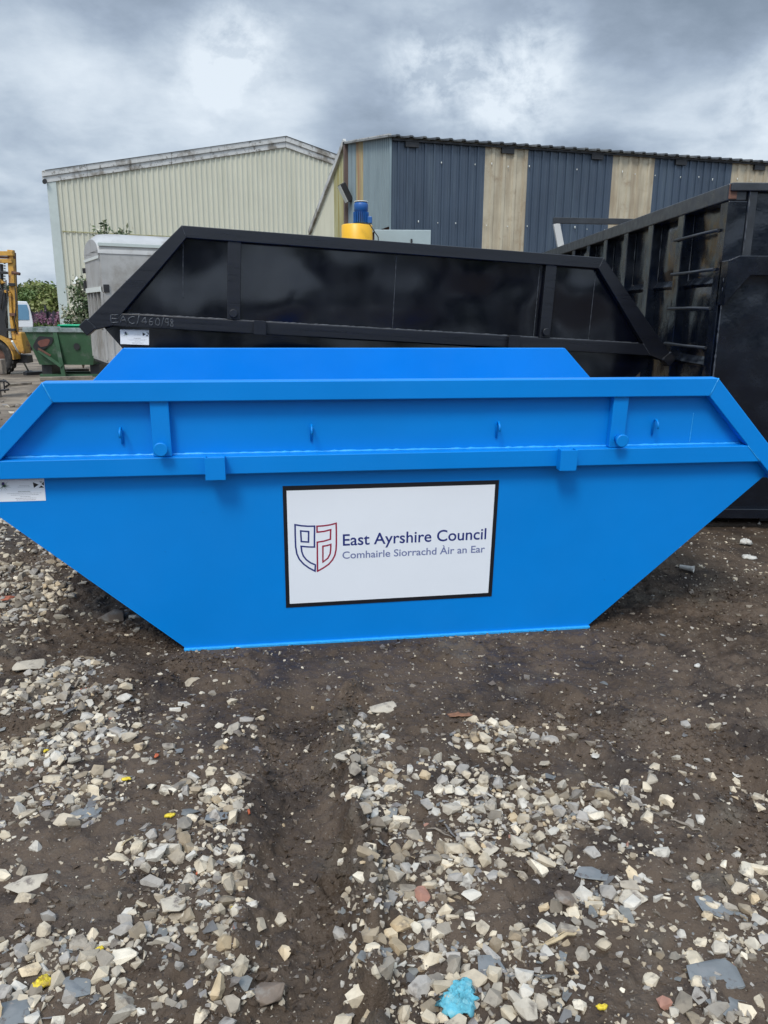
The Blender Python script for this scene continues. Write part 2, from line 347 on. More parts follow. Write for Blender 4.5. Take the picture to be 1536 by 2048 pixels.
gx = axis(-2.2, 2.4, .0095, 900); gy = axis(1.15, 4.3, .0095, 900)
X, Y = np.meshgrid(gx, gy); Z = height(X, Y)
nx, ny = len(gx), len(gy); idx = np.arange(nx*ny).reshape(ny, nx)
F = np.stack([idx[:-1, :-1].ravel(), idx[:-1, 1:].ravel(), idx[1:, 1:].ravel(), idx[1:, :-1].ravel()], 1)
# ground material
gm = bpy.data.materials.new('mud_and_hardcore'); gm.use_nodes = True
N = gm.node_tree.nodes; Lk = gm.node_tree.links; B = N['Principled BSDF']
gtc = nn('ShaderNodeTexCoord'); P = gtc.outputs['Object']
def rmp(f, a, b, lo=0., hi=1.):
    r = nn('ShaderNodeMapRange', interpolation_type='SMOOTHSTEP'); r.inputs[1].default_value = a; r.inputs[2].default_value = b; r.inputs[3].default_value = lo; r.inputs[4].default_value = hi
    Lk.new(f, r.inputs[0]); return r.outputs[0]
def mc(f, a, b):
    x = nn('ShaderNodeMix', data_type='RGBA')
    for s, vv in ((0, f), (6, a), (7, b)):
        if isinstance(vv, (int, float)): x.inputs[s].default_value = vv
        elif isinstance(vv, tuple): x.inputs[s].default_value = (*vv, 1)
        else: Lk.new(vv, x.inputs[s])
    return x.outputs[2]
sg = nn('ShaderNodeSeparateXYZ'); Lk.new(P, sg.inputs[0])
c = mc(rmp(noise(P, 1.6, 6, .6), .35, .65), (.064, .044, .029), (.104, .074, .051))
c = mc(rmp(noise(P, 3.2, 8, .68, 0, (4, 1, 0)), .46, .62), c, (.042, .030, .022))
c = mc(rmp(noise(P, 2.6, 5, .6, 0, (8, 3, 0)), .55, .75), c, (.118, .098, .074))
c = mc(rmp(noise(P, 90, 4, .7, 0, (9, 9, 0)), .60, .72), c, (.20, .18, .155))        # grit
c = mc(rmp(noise(P, 45, 4, .7, 0, (2, 9, 0)), .62, .70), c, (.035, .028, .025))
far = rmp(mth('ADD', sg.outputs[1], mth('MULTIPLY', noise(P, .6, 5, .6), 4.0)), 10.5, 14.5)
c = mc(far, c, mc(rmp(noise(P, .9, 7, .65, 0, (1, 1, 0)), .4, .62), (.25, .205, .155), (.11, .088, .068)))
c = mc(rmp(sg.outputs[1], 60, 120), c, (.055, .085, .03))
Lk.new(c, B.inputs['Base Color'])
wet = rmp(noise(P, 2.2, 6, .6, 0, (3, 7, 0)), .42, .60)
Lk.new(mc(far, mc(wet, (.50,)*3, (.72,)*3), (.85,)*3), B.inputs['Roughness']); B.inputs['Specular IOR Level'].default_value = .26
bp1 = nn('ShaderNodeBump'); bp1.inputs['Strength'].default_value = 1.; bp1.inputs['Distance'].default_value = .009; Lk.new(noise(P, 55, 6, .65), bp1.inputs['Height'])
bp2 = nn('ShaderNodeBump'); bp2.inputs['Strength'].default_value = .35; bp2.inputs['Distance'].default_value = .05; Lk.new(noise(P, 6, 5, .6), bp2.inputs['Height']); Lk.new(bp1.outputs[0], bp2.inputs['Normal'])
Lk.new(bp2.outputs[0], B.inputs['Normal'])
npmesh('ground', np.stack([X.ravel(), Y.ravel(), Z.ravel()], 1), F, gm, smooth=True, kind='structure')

# ------------------------------------------------------------------ stones
rs = np.random.RandomState(11)
def hull(npts, flat, seed):
    r = np.random.RandomState(seed); bm = bmesh.new()
    for i in range(npts):
        p = r.normal(size=3); p /= np.max(np.abs(p))**.75*np.linalg.norm(p)**.25; p *= .88+.24*r.rand()
        bm.verts.new((p[0], p[1]*.72, p[2]*flat))
    bmesh.ops.convex_hull(bm, input=bm.verts); bmesh.ops.delete(bm, geom=[v for v in bm.verts if not v.link_faces], context='VERTS')
    bmesh.ops.triangulate(bm, faces=bm.faces); bm.verts.index_update()
    V = np.array([v.co[:] for v in bm.verts]); F = np.array([[v.index for v in f.verts] for f in bm.faces]); bm.free(); return V, F
HB = [hull(17, .50+.25*(i % 3)/2, i) for i in range(20)]
HS = [hull(8, .6, 50+i) for i in range(12)]
HT = [hull(6, .6, 80+i) for i in range(8)]
HF = [hull(9, .16, 100+i) for i in range(10)]
# where the hardcore lies thick: (photo px, py, rx, ry, density)
BL = [(60, 1560, 170, 150, 1.0), (60, 1420, 110, 60, 1.2), (230, 1400, 170, 40, .6), (330, 1500, 190, 60, .5), (380, 1640, 90, 120, .95), (180, 1500, 90, 70, .5), (440, 1560, 60, 60, .3), (20, 1660, 60, 60, .8),
      (60, 1790, 80, 40, .55), (360, 1800, 130, 130, 1.15), (200, 1950, 300, 95, 1.45), (60, 2020, 160, 70, 1.3), (440, 1990, 70, 60, .5),
      (745, 1560, 42, 90, 1.0), (735, 1480, 30, 60, .6), (770, 1720, 60, 110, 1.5), (800, 1860, 110, 120, 1.9), (830, 1990, 120, 80, 1.7), (680, 2010, 40, 60, .7), (900, 1750, 80, 90, .9),
      (900, 1560, 80, 60, .55), (990, 1475, 70, 40, .7), (1040, 1600, 130, 55, .95), (1130, 1680, 150, 50, .75), (1000, 1690, 80, 60, .5), (1150, 1480, 120, 40, .18), (1260, 1810, 130, 90, .9), (1060, 1850, 130, 90, 1.0),
      (1120, 1960, 110, 60, .75), (1420, 1900, 140, 90, 1.3), (1480, 2010, 100, 60, 1.2), (1000, 2000, 60, 60, 1.0), (1300, 1700, 90, 50, .35), (1500, 1590, 50, 40, .14), (1360, 1790, 150, 70, .5), (1480, 1740, 90, 60, .3), (1240, 1600, 120, 60, .22), (1430, 1480, 120, 60, .08), (560, 1900, 60, 120, .25), (640, 1500, 30, 60, .25), (1300, 1950, 80, 80, .9),
      (60, 1130, 150, 60, 2.4), (20, 1180, 100, 60, 1.0), (130, 1340, 90, 30, .7), (0, 1310, 50, 40, .7), (240, 1260, 30, 20, .4), (20, 860, 100, 50, .8), (30, 1230, 120, 30, .4)]
BW = []
for px, py, rx_, ry_, dn in BL:
    c0 = onz(px, py); a = onz(px+rx_, py); b0 = onz(px, py-ry_); b1 = onz(px, py+ry_)
    BW.append((c0.x, c0.y, abs(a.x-c0.x), (b0.y-b1.y)/2, dn))
def dens(x, y):
    d = np.zeros_like(x)
    for cx, cy, ax, ay, dn in BW: d = np.maximum(d, dn*np.exp(-(((x-cx)/ax)**2+((y-cy)/ay)**2)**1.5)) if False else d+dn*np.exp(-(((x-cx)/ax)**2+((y-cy)/ay)**2)**1.6)
    d = np.minimum(d, 1.6)
    rx = np.interp(y, RUT[:, 0], RUT[:, 1]); d = d*(1-.93*np.exp(-((x-rx)/.14)**4)*(y < 3.4))
    return d*(.10+1.35*sstep(.36, .60, fbm(x*4.5, y*4.5, 3, 61)))
PAL = np.array([(.58, .49, .355), (.50, .42, .30), (.62, .545, .42), (.38, .335, .265), (.31, .265, .205), (.50, .46, .39), (.42, .355, .26), (.33, .30, .26)])
SLT = np.array([(.15, .155, .15), (.19, .19, .175), (.23, .21, .195), (.13, .125, .12)])
def scatter(n, lo, hi, variants, dfun, xr, yr, power, sep, flatdark=.12, sink=.25, mudc=0.):
    VV = []; FF = []; CC = []; base = 0; cell = {}
    x = rs.uniform(*xr, n); y = rs.uniform(*yr, n); keep = rs.rand(n) < dfun(x, y); x = x[keep]; y = y[keep]
    s = lo+(hi-lo)*rs.rand(len(x))**power
    o = np.argsort(-s); x, y, s = x[o], y[o], s[o]
    if sep:
        g = hi*1.2; ok = []
        for i in range(len(x)):
            k = (int(x[i]//g), int(y[i]//g)); bad = False
            for a in (-1, 0, 1):
                for b in (-1, 0, 1):
                    for j in cell.get((k[0]+a, k[1]+b), ()):
                        if (x[i]-x[j])**2+(y[i]-y[j])**2 < (sep*(s[i]+s[j]))**2: bad = True; break
                    if bad: break
                if bad: break
            if not bad: cell.setdefault(k, []).append(i); ok.append(i)
        x, y, s = x[ok], y[ok], s[ok]
    z = height(x, y); n = len(x)
    which = rs.randint(len(variants), size=n); isf = rs.rand(n) < flatdark
    for vi in range(len(variants)+(len(HF) if flatdark else 0)):
        if vi < len(variants): sel = np.where((which == vi) & ~isf)[0]; V, Fv = variants[vi]
        else: sel = np.where(isf & ((which % len(HF)) == vi-len(variants)))[0]; V, Fv = HF[vi-len(variants)]
        if not len(sel): continue
        m = len(sel); a = rs.rand(m)*6.283; tl = rs.normal(size=m)*.28; ta = rs.rand(m)*6.283
        ax = .62+.5*rs.rand(m)*1.2; P_ = V[None]*s[sel][:, None, None]*np.stack([ax, .8+.4*rs.rand(m), .75+.5*rs.rand(m)], 1)[:, None, :]
        # tilt about a horizontal axis, then spin
        cx, sx = np.cos(tl)[:, None], np.sin(tl)[:, None]
        yy = P_[..., 1]*cx-P_[..., 2]*sx; zz_ = P_[..., 1]*sx+P_[..., 2]*cx; xx = P_[..., 0]
        ca, sa = np.cos(a)[:, None], np.sin(a)[:, None]
        Q = np.stack([xx*ca-yy*sa+x[sel][:, None], xx*sa+yy*ca+y[sel][:, None], zz_+(z[sel]+s[sel]*(.5-sink)*(.35 if vi < len(variants) else .12))[:, None]], -1)
        VV.append(Q.reshape(-1, 3)); FF.append((Fv[None]+(np.arange(m)*len(V))[:, None, None]+base).reshape(-1, 3)); base += m*len(V)
        pal = PAL if vi < len(variants) else SLT
        c = pal[rs.randint(len(pal), size=m)]*(.82+.3*rs.rand(m))[:, None]
        if vi < len(variants):
            q = rs.rand(m); c[q < .20] = c[q < .20]*np.array([.52, .49, .46]); c[q > .998] = np.array([.34, .17, .12]); c[(q > .93) & (q < .995)] *= np.array([.92, .83, .70])
            c = c*(1-mudc)+np.array([.10, .08, .068])*mudc
        CC.append(np.repeat(c, len(V), 0))
    return np.concatenate(VV), np.concatenate(FF), np.concatenate(CC)
parts = [scatter(70000, .009, .031, HB, lambda x, y: dens(x, y)*.95, (-2.9, 2.6), (1.15, 5.6), 1.9, .62, .12, sink=.40),
         scatter(110000, .005, .014, HS, lambda x, y: np.minimum(dens(x, y)*1.0+.03, 1), (-2.9, 2.9), (1.15, 5.6), 1.6, .55, .12, mudc=.15),
         scatter(130000, .0022, .006, HT, lambda x, y: np.minimum(dens(x, y)*.30+.16, 1), (-2.4, 3.2), (1.15, 5.2), 1.8, 0, 0, .3, mudc=.45),
         scatter(9000, .008, .022, HS, lambda x, y: .16*np.ones_like(x), (-2.9, 3.2), (1.15, 6.0), 2.5, .6, .1, .45, mudc=.75),
         scatter(900, .006, .022, HS, lambda x, y: np.exp(-(((x-2.2)/.6)**2+((y-4.7)/.5)**2)), (1.2, 3.4), (3.6, 6.0), 2.2, .6, .0, .2),
         scatter(2600, .02, .07, HB, lambda x, y: .15+.6*sstep(.5, .7, fbm(x*.7, y*.7, 3, 71)), (-9, -2.5), (5.2, 14), 2., .6, .1, mudc=.3)]
def clodd(x, y):
    rx = np.interp(y, RUT[:, 0], RUT[:, 1]); d = .16+.9*np.exp(-((x-rx-.17)/.07)**2)*(y < 3.3)+.35*np.exp(-((x-rx)/.2)**2)*(y < 3.)
    for (x0, y0, x1, y1, wd) in ((.55, 2.85, 1.25, 1.95, .12), (.75, 3.0, 1.75, 2.05, .14), (-.95, 3.05, -1.9, 2.3, .14), (-.62, 3.1, -1.3, 3.6, .08), (1.3, 3.5, 1.9, 4.0, .15)):
        vx, vy = x1-x0, y1-y0; t = np.clip(((x-x0)*vx+(y-y0)*vy)/(vx*vx+vy*vy), 0, 1); d = d+.8*np.exp(-(np.hypot(x-x0-t*vx, y-y0-t*vy)/wd)**2)
    smooth = np.exp(-((y-3.15)/.22)**2)*sstep(-.7, -.4, x)
    return np.minimum(d*(.2+1.3*sstep(.38, .62, fbm(x*4, y*4, 3, 81))), 1)*(1-.85*smooth)
Vc_, Fc_, Cc_ = [], [], []; bc = 0
for ar in ((60000, .004, .016, HS, clodd, (-2.4, 2.8), (1.15, 4.6), 2.2, .42, 0, .35), (90000, .002, .006, HT, clodd, (-2.4, 2.8), (1.15, 4.2), 1.6, 0, 0, .3)):
    V, F, C_ = scatter(*ar); Vc_.append(V); Fc_.append(F+bc); bc += len(V)
npmesh('mud_clods', np.concatenate(Vc_), np.concatenate(Fc_), gm, kind='stuff', label='small dark clods and crumbs of wet mud along the ruts', cat='mud')
b = 0; VV, FF, CC = [], [], []
for V, F, Cc in parts: VV.append(V); FF.append(F+b); CC.append(Cc); b += len(V)
npmesh('gravel', np.concatenate(VV), np.concatenate(FF), M['stone'], np.concatenate(CC), kind='stuff', label='pale crushed hardcore and grit scattered over the brown mud', cat='gravel')

def rock(name, px, py, size, flat, m, label, cat, seed, aspect=1., rz=0., group=None, npts=16, tilt=0.):
    p = onz(px, py); size = size*.68; r = np.random.RandomState(seed); bm = bmesh.new()
    for i in range(npts):
        q = r.normal(size=3); q /= np.max(np.abs(q))**.8*np.linalg.norm(q)**.2; q *= .9+.2*r.rand()
        bm.verts.new((q[0]*size*aspect, q[1]*size, q[2]*size*flat))
    bmesh.ops.convex_hull(bm, input=bm.verts); bmesh.ops.delete(bm, geom=[v for v in bm.verts if not v.link_faces], context='VERTS')
    bmesh.ops.dissolve_limit(bm, angle_limit=rad(9), verts=bm.verts, edges=bm.edges)
    bmesh.ops.bevel(bm, geom=bm.edges[:], offset=size*.05, segments=1, affect='EDGES')
    lo = min(v.co.z for v in bm.verts)
    for v in bm.verts: v.co.z -= lo
    me = bpy.data.meshes.new(name); bm.to_mesh(me); bm.free(); me.materials.append(m)
    o = bpy.data.objects.new(name, me); COL.objects.link(o)
    o.location = (p.x, p.y, float(height(p.x, p.y))-size*flat*.25); o.rotation_euler = (tilt, tilt*.6, rz)
    return props(o, label, cat, group)
SL = 'slate pieces among the gravel'
rock('slate', 905, 1890, .042, .16, M['slate'], 'narrow dark slate triangle standing beside the larger one above the turquoise cloth', 'slate', 1, 1.0, .8, SL)
rock('slate', 985, 1935, .053, .15, M['slate'], 'larger dark slate slab just above the turquoise cloth', 'slate', 2, 1.15, -.1, SL)
rock('slate', 1425, 1950, .075, .13, M['slate'], 'broadest flat grey slate slab at the lower right among broken slate', 'slate', 3, 1.3, .1, SL)
rock('slate', 1450, 2010, .05, .13, M['slate'], 'long blue-grey slate slab just below the broadest slab', 'slate', 4, 1.7, -.5, SL)
rock('slate', 140, 1985, .048, .14, M['slate'], 'dark slate slab right of the yellow foam scrap', 'slate', 5, 1.5, .2, SL)
rock('slate', 20, 2035, .055, .14, M['slate'], 'blue-grey slate slab in the bottom left corner of the photo', 'slate', 6, 1.2, .3, SL)
rock('slate', 1440, 1822, .05, .12, M['slate'], 'long grey slate plank at the upper edge of the broken slate on the right', 'slate', 8, 2.0, -.8, SL)
rock('slate', 435, 1635, .038, .12, M['slate'], 'thin blue slate left of the tyre rut, next to an orange scrap', 'slate', 9, 1.6, .1, SL)
rock('slate', 1180, 1745, .042, .18, M['slate'], 'rounded bar of dark slate alone on the bare mud right of centre', 'slate', 10, 1.8, -.25, SL)
rock('slate', 170, 1622, .045, .14, M['slate'], 'slate splinter among pale gravel at the left edge of the yard', 'slate', 12, 1.9, .3, SL)
RK = 'large stones lying in the yard'
rock('rock', 222, 1240, .085, .55, M['rockdark'], 'rounded muddy boulder against the left underside of the blue skip', 'rock', 20, 1.15, .3, RK)
rock('rock', 768, 1417, .055, .35, M['rock'], 'pale flat stone at the head of the tyre rut', 'rock', 21, 1.5, .2, RK)
rock('rock', 1040, 1690, .038, .6, M['rock'], 'whitest squared stone right of centre', 'rock', 22, 1.2, 0, RK)
rock('rock', 975, 1700, .04, .35, M['rock'], 'flat pale square stone left of the whitest one', 'rock', 23, 1.1, .6, RK)
rock('rock', 50, 1770, .05, .3, M['rock'], 'long buff slab on bare mud at the left edge', 'rock', 24, 1.7, .35, RK)
rock('rock', 345, 1820, .043, .45, M['rock'], 'buff boulder on top of the central left gravel bank', 'rock', 25, 1.4, -.3, RK)
rock('rock', 690, 1537, .045, .5, M['rock'], 'grey-buff stone on the right lip of the tyre rut', 'rock', 26, 1.1, .9, RK)
rock('rock', 532, 1965, .052, .45, M['rockdark'], 'brown muddy rock at the near end of the tyre rut', 'rock', 27, 1.2, 0, RK)
rock('rock', 60, 1335, .075, .35, M['rock'], 'big pale cobble at the left edge behind the gravel bank', 'rock', 28, 1.4, 0, RK)
rock('rock', 8, 1045, .12, .4, M['rockdark'], 'long dark boulder at the left edge behind the stone heap', 'rock', 29, 2.0, .1, RK)
rock('rock', 1132, 1800, .04, .55, M['rockdark'], 'square brown stone between pale ones right of centre', 'rock', 30, 1.0, 0.1, RK)
rock('rock', 1265, 1795, .045, .4, M['rock'], 'broad pale stone on the right gravel bank', 'rock', 31, 1.4, 0.1, RK)
rock('brick_fragment', 10, 1216, .05, .4, M['brickbit'], 'red brick fragment at the left edge below the stone heap', 'brick', 40, 1.5, .1, 'brick fragments')
rock('brick_fragment', 172, 1375, .035, .5, M['brickbit'], 'orange brick fragment among pale stones left of the skip base', 'brick', 41, 1.4, 0, 'brick fragments')

def scrap(name, px, py, r, m, label, cat, seed, n=9, group=None, hgt=.5, sx=1., res=None):      # crumpled scrap with ragged outline
    p = onz(px, py); q = np.random.RandomState(seed); mb = MB(); rings = n; seg = n*3
    vs = [(0, 0, r*hgt*.6)]
    ph = q.rand(6)*6.28
    for i in range(1, rings+1):
        for k in range(seg):
            a = 2*pi*k/seg; rr = r*i/rings*(1+.22*sin(2*a+ph[0])+.14*sin(3*a+ph[1])+.09*sin(6*a+ph[2])+.07*sin(11*a+ph[3])*i/rings+.09*q.normal()*(i >= rings-1))
            x, y = rr*cos(a)*sx, rr*sin(a)
            z = r*hgt*(.45*(1-(i/rings)**2)+.75*abs(sin(x/r*6+2.5*sin(y/r*4+ph[4])))**.7*(1-.4*i/rings)+.45*abs(sin(y/r*11+2*sin(x/r*8+ph[5])))+.28*q.rand())
            if i == rings: z *= .35
            vs.append((x, y, z))
    f = [(0, 1+k, 1+(k+1) % seg) for k in range(seg)]
    for i in range(rings-1): f += [(1+i*seg+k, 1+(i+1)*seg+k, 1+(i+1)*seg+(k+1) % seg, 1+i*seg+(k+1) % seg) for k in range(seg)]
    mb.add(vs, f, 0, True)
    o = mb.build(name, m, None, label=label, cat=cat, group=group); o.location = (p.x, p.y, float(height(p.x, p.y))+.006)
    md = o.modifiers.new('thick', 'SOLIDIFY'); md.thickness = max(r*.04, .001)
    return o
scrap('torn_cloth', 918, 2008, .043, M['rag'], 'crumpled torn turquoise cloth lying on the gravel', 'cloth', 25, 14, hgt=.30, sx=1.1)
scrap('foam_scrap', 85, 1968, .019, M['yellowbit'], 'largest yellow foam scrap, at the lower left beside dark slate', 'scrap', 6, 6, 'yellow scraps', .7, 1.3)
scrap('foam_scrap', 340, 1632, .011, M['yellowbit'], 'yellow scrap beside black slate chips left of the tyre rut', 'scrap', 7, 5, 'yellow scraps', .6, 1.5)
scrap('foam_scrap', 92, 1507, .009, M['yellowbit'], 'small yellow scrap high in the left gravel', 'scrap', 8, 5, 'yellow scraps', .6)
scrap('foam_scrap', 253, 1558, .010, M['yellowbit'], 'thin yellow scrap on mud left of the pale stones', 'scrap', 9, 5, 'yellow scraps', .5, 1.6)
scrap('foam_scrap', 465, 1822, .006, M['yellowbit'], 'tiny yellow scrap at the left brink of the rut', 'scrap', 10, 5, 'yellow scraps', .6)
scrap('foam_scrap', 1203, 2025, .009, M['yellowbit'], 'small yellow scrap on mud at the bottom right', 'scrap', 11, 5, 'yellow scraps', .6, 1.4)
scrap('foam_scrap', 200, 1900, .009, M['yellowbit'], 'faint yellow scrap on the gravel above the largest one', 'scrap', 12, 5, 'yellow scraps', .6)
scrap('plastic_scrap', 313, 1508, .010, M['orangebit'], 'orange scrap in the left gravel', 'scrap', 13, 5, 'orange scraps', .6)
scrap('plastic_scrap', 498, 1630, .010, M['orangebit'], 'upright red-orange scrap at the left brink of the rut', 'scrap', 14, 5, 'orange scraps', .8, .5)
scrap('plastic_scrap', 395, 1742, .006, M['orangebit'], 'tiny red scrap between grey stones', 'scrap', 15, 5, 'orange scraps', .8)
scrap('rust_flake', 920, 1430, .022, M['clay'], 'orange rusty smear of clay on the mud in front of the skip', 'scrap', 16, 7, None, .03, 2.0)
scrap('litter', 1490, 1088, .035, M['paper'], 'crumpled pale litter near the right edge in front of the black container', 'litter', 17, 6, 'pale litter', .8)
scrap('litter', 1497, 1115, .035, M['paper'], 'flattened pale litter below the crumpled piece', 'litter', 18, 6, 'pale litter', .4, 1.4)
scrap('litter', 1395, 1332, .014, M['paper'], 'small twisted wrapper on mud right of the skip base', 'litter', 19, 5, 'pale litter', .6)
def stick(px, py, px2, py2, r, label, seed, m='splinter', nm='wood_splinter', cat='splinter'):
    a = onz(px, py); b = onz(px2, py2); q = np.random.RandomState(seed); mb = MB(); n = 6
    root = a.copy(); root.z = float(height(a.x, a.y))+r
    pts = []
    for i in range(n+1):
        t = i/n; p = a.lerp(b, t); p.z = float(height(p.x, p.y))+r*.9+.003; pts.append(p-root+Vector((q.normal(), q.normal(), 0))*r*.35)
    mb.tube(pts, [r*(.5+.6*sin(pi*min(max(i/n, .1), .9))) for i in range(n+1)], 5, sm=False)
    for k in range(2): mb.tube([pts[k+1]+Vector((0, r*1.1, 0)), pts[k+4]+Vector((0, r*(1.6+k), r*.4))], [r*.45, r*.15], 4, sm=False)
    o = mb.build(nm, M[m], None, label=label, cat=cat, group='wood splinters'); o.location = root
stick(1078, 1888, 1158, 1868, .0055, 'pale split wood lying on the right gravel', 1)
stick(1340, 1635, 1412, 1655, .0045, 'muddy twig lying on the churned mud at the right', 2, 'timber')
stick(1465, 1538, 1487, 1545, .0035, 'short white stick near the right edge', 3, 'paper')
stick(240, 1700, 268, 1678, .003, 'thin twig on bare mud at the left', 4)
stick(465, 1548, 505, 1567, .007, 'short thick stick left of the rut', 5, 'timber')
stick(855, 1660, 905, 1672, .003, 'grey twig on mud at the centre right', 6, 'timber')
def bottle():
    p = onz(1372, 1143); r = empty('pipe_offcut', (p.x, p.y, float(height(p.x, p.y))+.02), (0, 0, -.6), 'short white plastic pipe offcut on the ground right of the blue skip', 'pipe')
    mb = MB(); prof = []
    T = Matrix.Rotation(rad(90), 4, 'Y')
    mb.lathe([(.013, -.04), (.016, .03), (.022, .045), (.019, .045), (.013, .03), (.010, -.04), (.013, -.04)], 14, T); mb.build('pipe_wall', M['paper'], r)
bottle()

# ------------------------------------------------------------------ skips
def skip(name, origin, yaw, pitchx, rolly, D, mats, label, flagged=None):
    """hexagonal-sided skip. D: base, tip(x,v), rimx, rim(v), railh, mid(v0,v1), W width, lean, proud"""
    root = empty(name, origin, (0, 0, 0), label, 'skip'); root.rotation_mode = 'XYZ'
    root.matrix_world = Matrix.Translation(origin) @ Matrix.Rotation(yaw, 4, 'Z') @ Matrix.Rotation(pitchx, 4, 'X') @ Matrix.Rotation(rolly, 4, 'Y')
    mp, mr, mw = mats; Ln = D['lean']; W = D['W']
    def mapper(side):
        def P(u, v, w):
            y = -v*sin(Ln)-w*cos(Ln); z = v*cos(Ln)-w*sin(Ln)
            return Vector((u, y if side == 0 else W-y, z))
        return P
    b, tx, tv, rx_, rv, rh = D['base'], D['tip'][0], D['tip'][1], D['rimx'], D['rimv'], D['railh']; m0, m1 = D['mid']; pr = D['proud']
    k = (tx-b)/tv
    sl = Vector((tx+.09-rx_, (tv+.0)-rv)).normalized()          # direction of the slant rail
    nrm = Vector((sl.y, -sl.x)); nrm = nrm if nrm.x < 0 else -nrm
    ix = rx_-rh*.40
    def inner(v): return ix+(rv-rh-v)*(tx-.07-ix)/(rv-rh-m0)
    for side in (0, 1):
        P = mapper(side)
        def pr_(poly, w0, w1, nm, m, bev=.004, parent=root, mb=None):
            q = mb or MB(); q.prism(poly, lambda u, v: P(u, v, w0), lambda u, v: P(u, v, w1))
            return q.build(nm, m, parent, bev) if nm else q
        pr_([(-b, 0), (b, 0), (tx, tv), (tx, tv+.04), (rx_-.01, rv-.01), (-rx_+.01, rv-.01), (-tx, tv+.04), (-tx, tv)], -.005, 0, 'side_panel', mp, 0)
        pr_([(-rx_, rv), (rx_, rv), (ix, rv-rh), (-ix, rv-rh)], .0005, pr, 'top_rail', mr)
        for s in (-1, 1):
            pr_([(s*rx_, rv), (s*(tx+.10), tv+.03), (s*(tx+.045), tv-.03), (s*inner(m0), m0), (s*inner(m1), m1), (s*ix, rv-rh)], .0005, pr-.002, 'slant_rail', mr)
            # corner cap at the tip
            q = MB(); q.prism([(s*(tx+.102), tv+.045), (s*(tx+.155), tv-.01), (s*(tx+.10), tv-.075), (s*(tx+.03), tv-.015)], lambda u, v: P(u, v, -.02), lambda u, v: P(u, v, pr+.006)); q.build('corner_cap', mr, root, .004)
        pr_([(-inner(m1)+.0, m1), (inner(m1), m1), (inner(m0), m0), (-inner(m0), m0)], .0005, pr-.004, 'mid_rail', mr)
        for u0, u1 in D['posts']:
            pr_([(u0, m1+.001), (u1, m1+.001), (u1, rv-rh-.001), (u0, rv-rh-.001)], .0005, pr*.72, 'upright', mr)
            uc = (u0+u1)/2+D['lugdx']
            q = MB(); a = P(uc, m1+.045, pr*.72); c_ = P(uc, m1+.045, pr*.72+D['lug']); q.tube([a, c_], .017, 14)
            d_ = P(uc, m1+.045, pr*.72+D['lug']+.012); q.tube([c_, c_.lerp(d_, .15), c_.lerp(d_, .85), d_], [.022, .030, .030, .026], 20); q.build('lifting_lug', mr, root)
        for u0, u1, v0, v1 in D['pockets']:
            q = MB(); t = .006; w0, w1 = pr-.003, pr+.045
            for aa, bb in (((u0, v0, w1-t), (u1, v1, w1)), ((u0, v0, w0), (u0+t, v1, w1-t)), ((u1-t, v0, w0), (u1, v1, w1-t)), ((u0+t, v0, w0), (u1-t, v0+t, w1-t))):
                vs = [P(u, v, w) for w in (aa[2], bb[2]) for u, v in ((aa[0], aa[1]), (bb[0], aa[1]), (bb[0], bb[1]), (aa[0], bb[1]))]
                q.add(vs, [(0, 3, 2, 1), (4, 5, 6, 7), (0, 1, 5, 4), (1, 2, 6, 5), (2, 3, 7, 6), (3, 0, 4, 7)])
            q.build('pocket_bracket', mr, root, .0015)
        for u, v in D['hooks']:
            q = MB(); q.tube([P(u, v-.045, .006), P(u, v+.012, .006), P(u, v+.03, .018), P(u, v+.030, .034), P(u, v+.018, .050), P(u, v-.008, .056)], .0052, 8); q.build('rope_hook', mr, root)
        # weld beads along the top of the mid rail, round the rail ends and down the sheet joints
        q = MB(); r_ = random.Random(5+side)
        def bead(p, q2, rad_, step=.02):
            p = Vector(p); q2 = Vector(q2); n = max(2, int((q2-p).length/step)); q.tube([p.lerp(q2, i/n) for i in range(n+1)], [rad_*(.5+r_.random()*.9) for _ in range(n+1)], 6)
        bead(P(-inner(m1)+.01, m1+.002, .004), P(inner(m1)-.01, m1+.002, .004), D['bead'])
        for s in (-1, 1):
            bead(P(s*ix, rv-rh, pr-.002), P(s*rx_, rv, pr-.001), D['bead']*.45)
            bead(P(s*inner(m1), m1, pr-.004), P(s*inner(m0), m0, pr-.003), D['bead']*.4)
            bead(P(s*(tx+.100), tv+.04, pr+.002), P(s*(tx+.035), tv-.025, pr+.002), D['bead']*.8)
        for u, v0, v1 in D['seams']: bead(P(u, v0, .001), P(u, v1, .001), D['bead']*.45, .012)
        for u0, u1 in D['posts']:
            bead(P(u0, rv-rh-.002, pr*.72), P(u1, rv-rh-.002, pr*.72), D['bead']*.5)
        q.build('weld_bead', mw, root)
        # bottom lip, floor plate edge
        q = MB(); q.prism([(-b-.005, -.012), (b+.005, -.012), (b+.008, .0), (-b-.008, .0)], lambda u, v: P(u, v, -.02), lambda u, v: P(u, v, .014)); q.build('bottom_lip', mw, root, .002)
    # ends, floor, and the tubes across the lips
    Pa, Pb = mapper(0), mapper(1); t = .006
    q = MB(); q.prism([(-b, .012), (b, .012), (b, .02), (-b, .02)], lambda u, v: Pa(u, v, -.006), lambda u, v: Pb(u, v, -.006)); q.build('floor_plate', mp, root)
    for s in (-1, 1):
        q = MB(); q.prism([(s*b, .004), (s*(b-.01), .016), (s*(tx-.01), tv+.03), (s*tx, tv+.014)], lambda u, v: Pa(u, v, -.007), lambda u, v: Pb(u, v, -.007)); q.build('end_plate', mp, root)
        q = MB(); a = Pa(s*(tx+.03), tv+.02, -.02); c_ = Pb(s*(tx+.03), tv+.02, -.02); q.bar(a, c_, .07, .07); q.build('end_rail', mr, root, .004)
    return root, mapper(0)

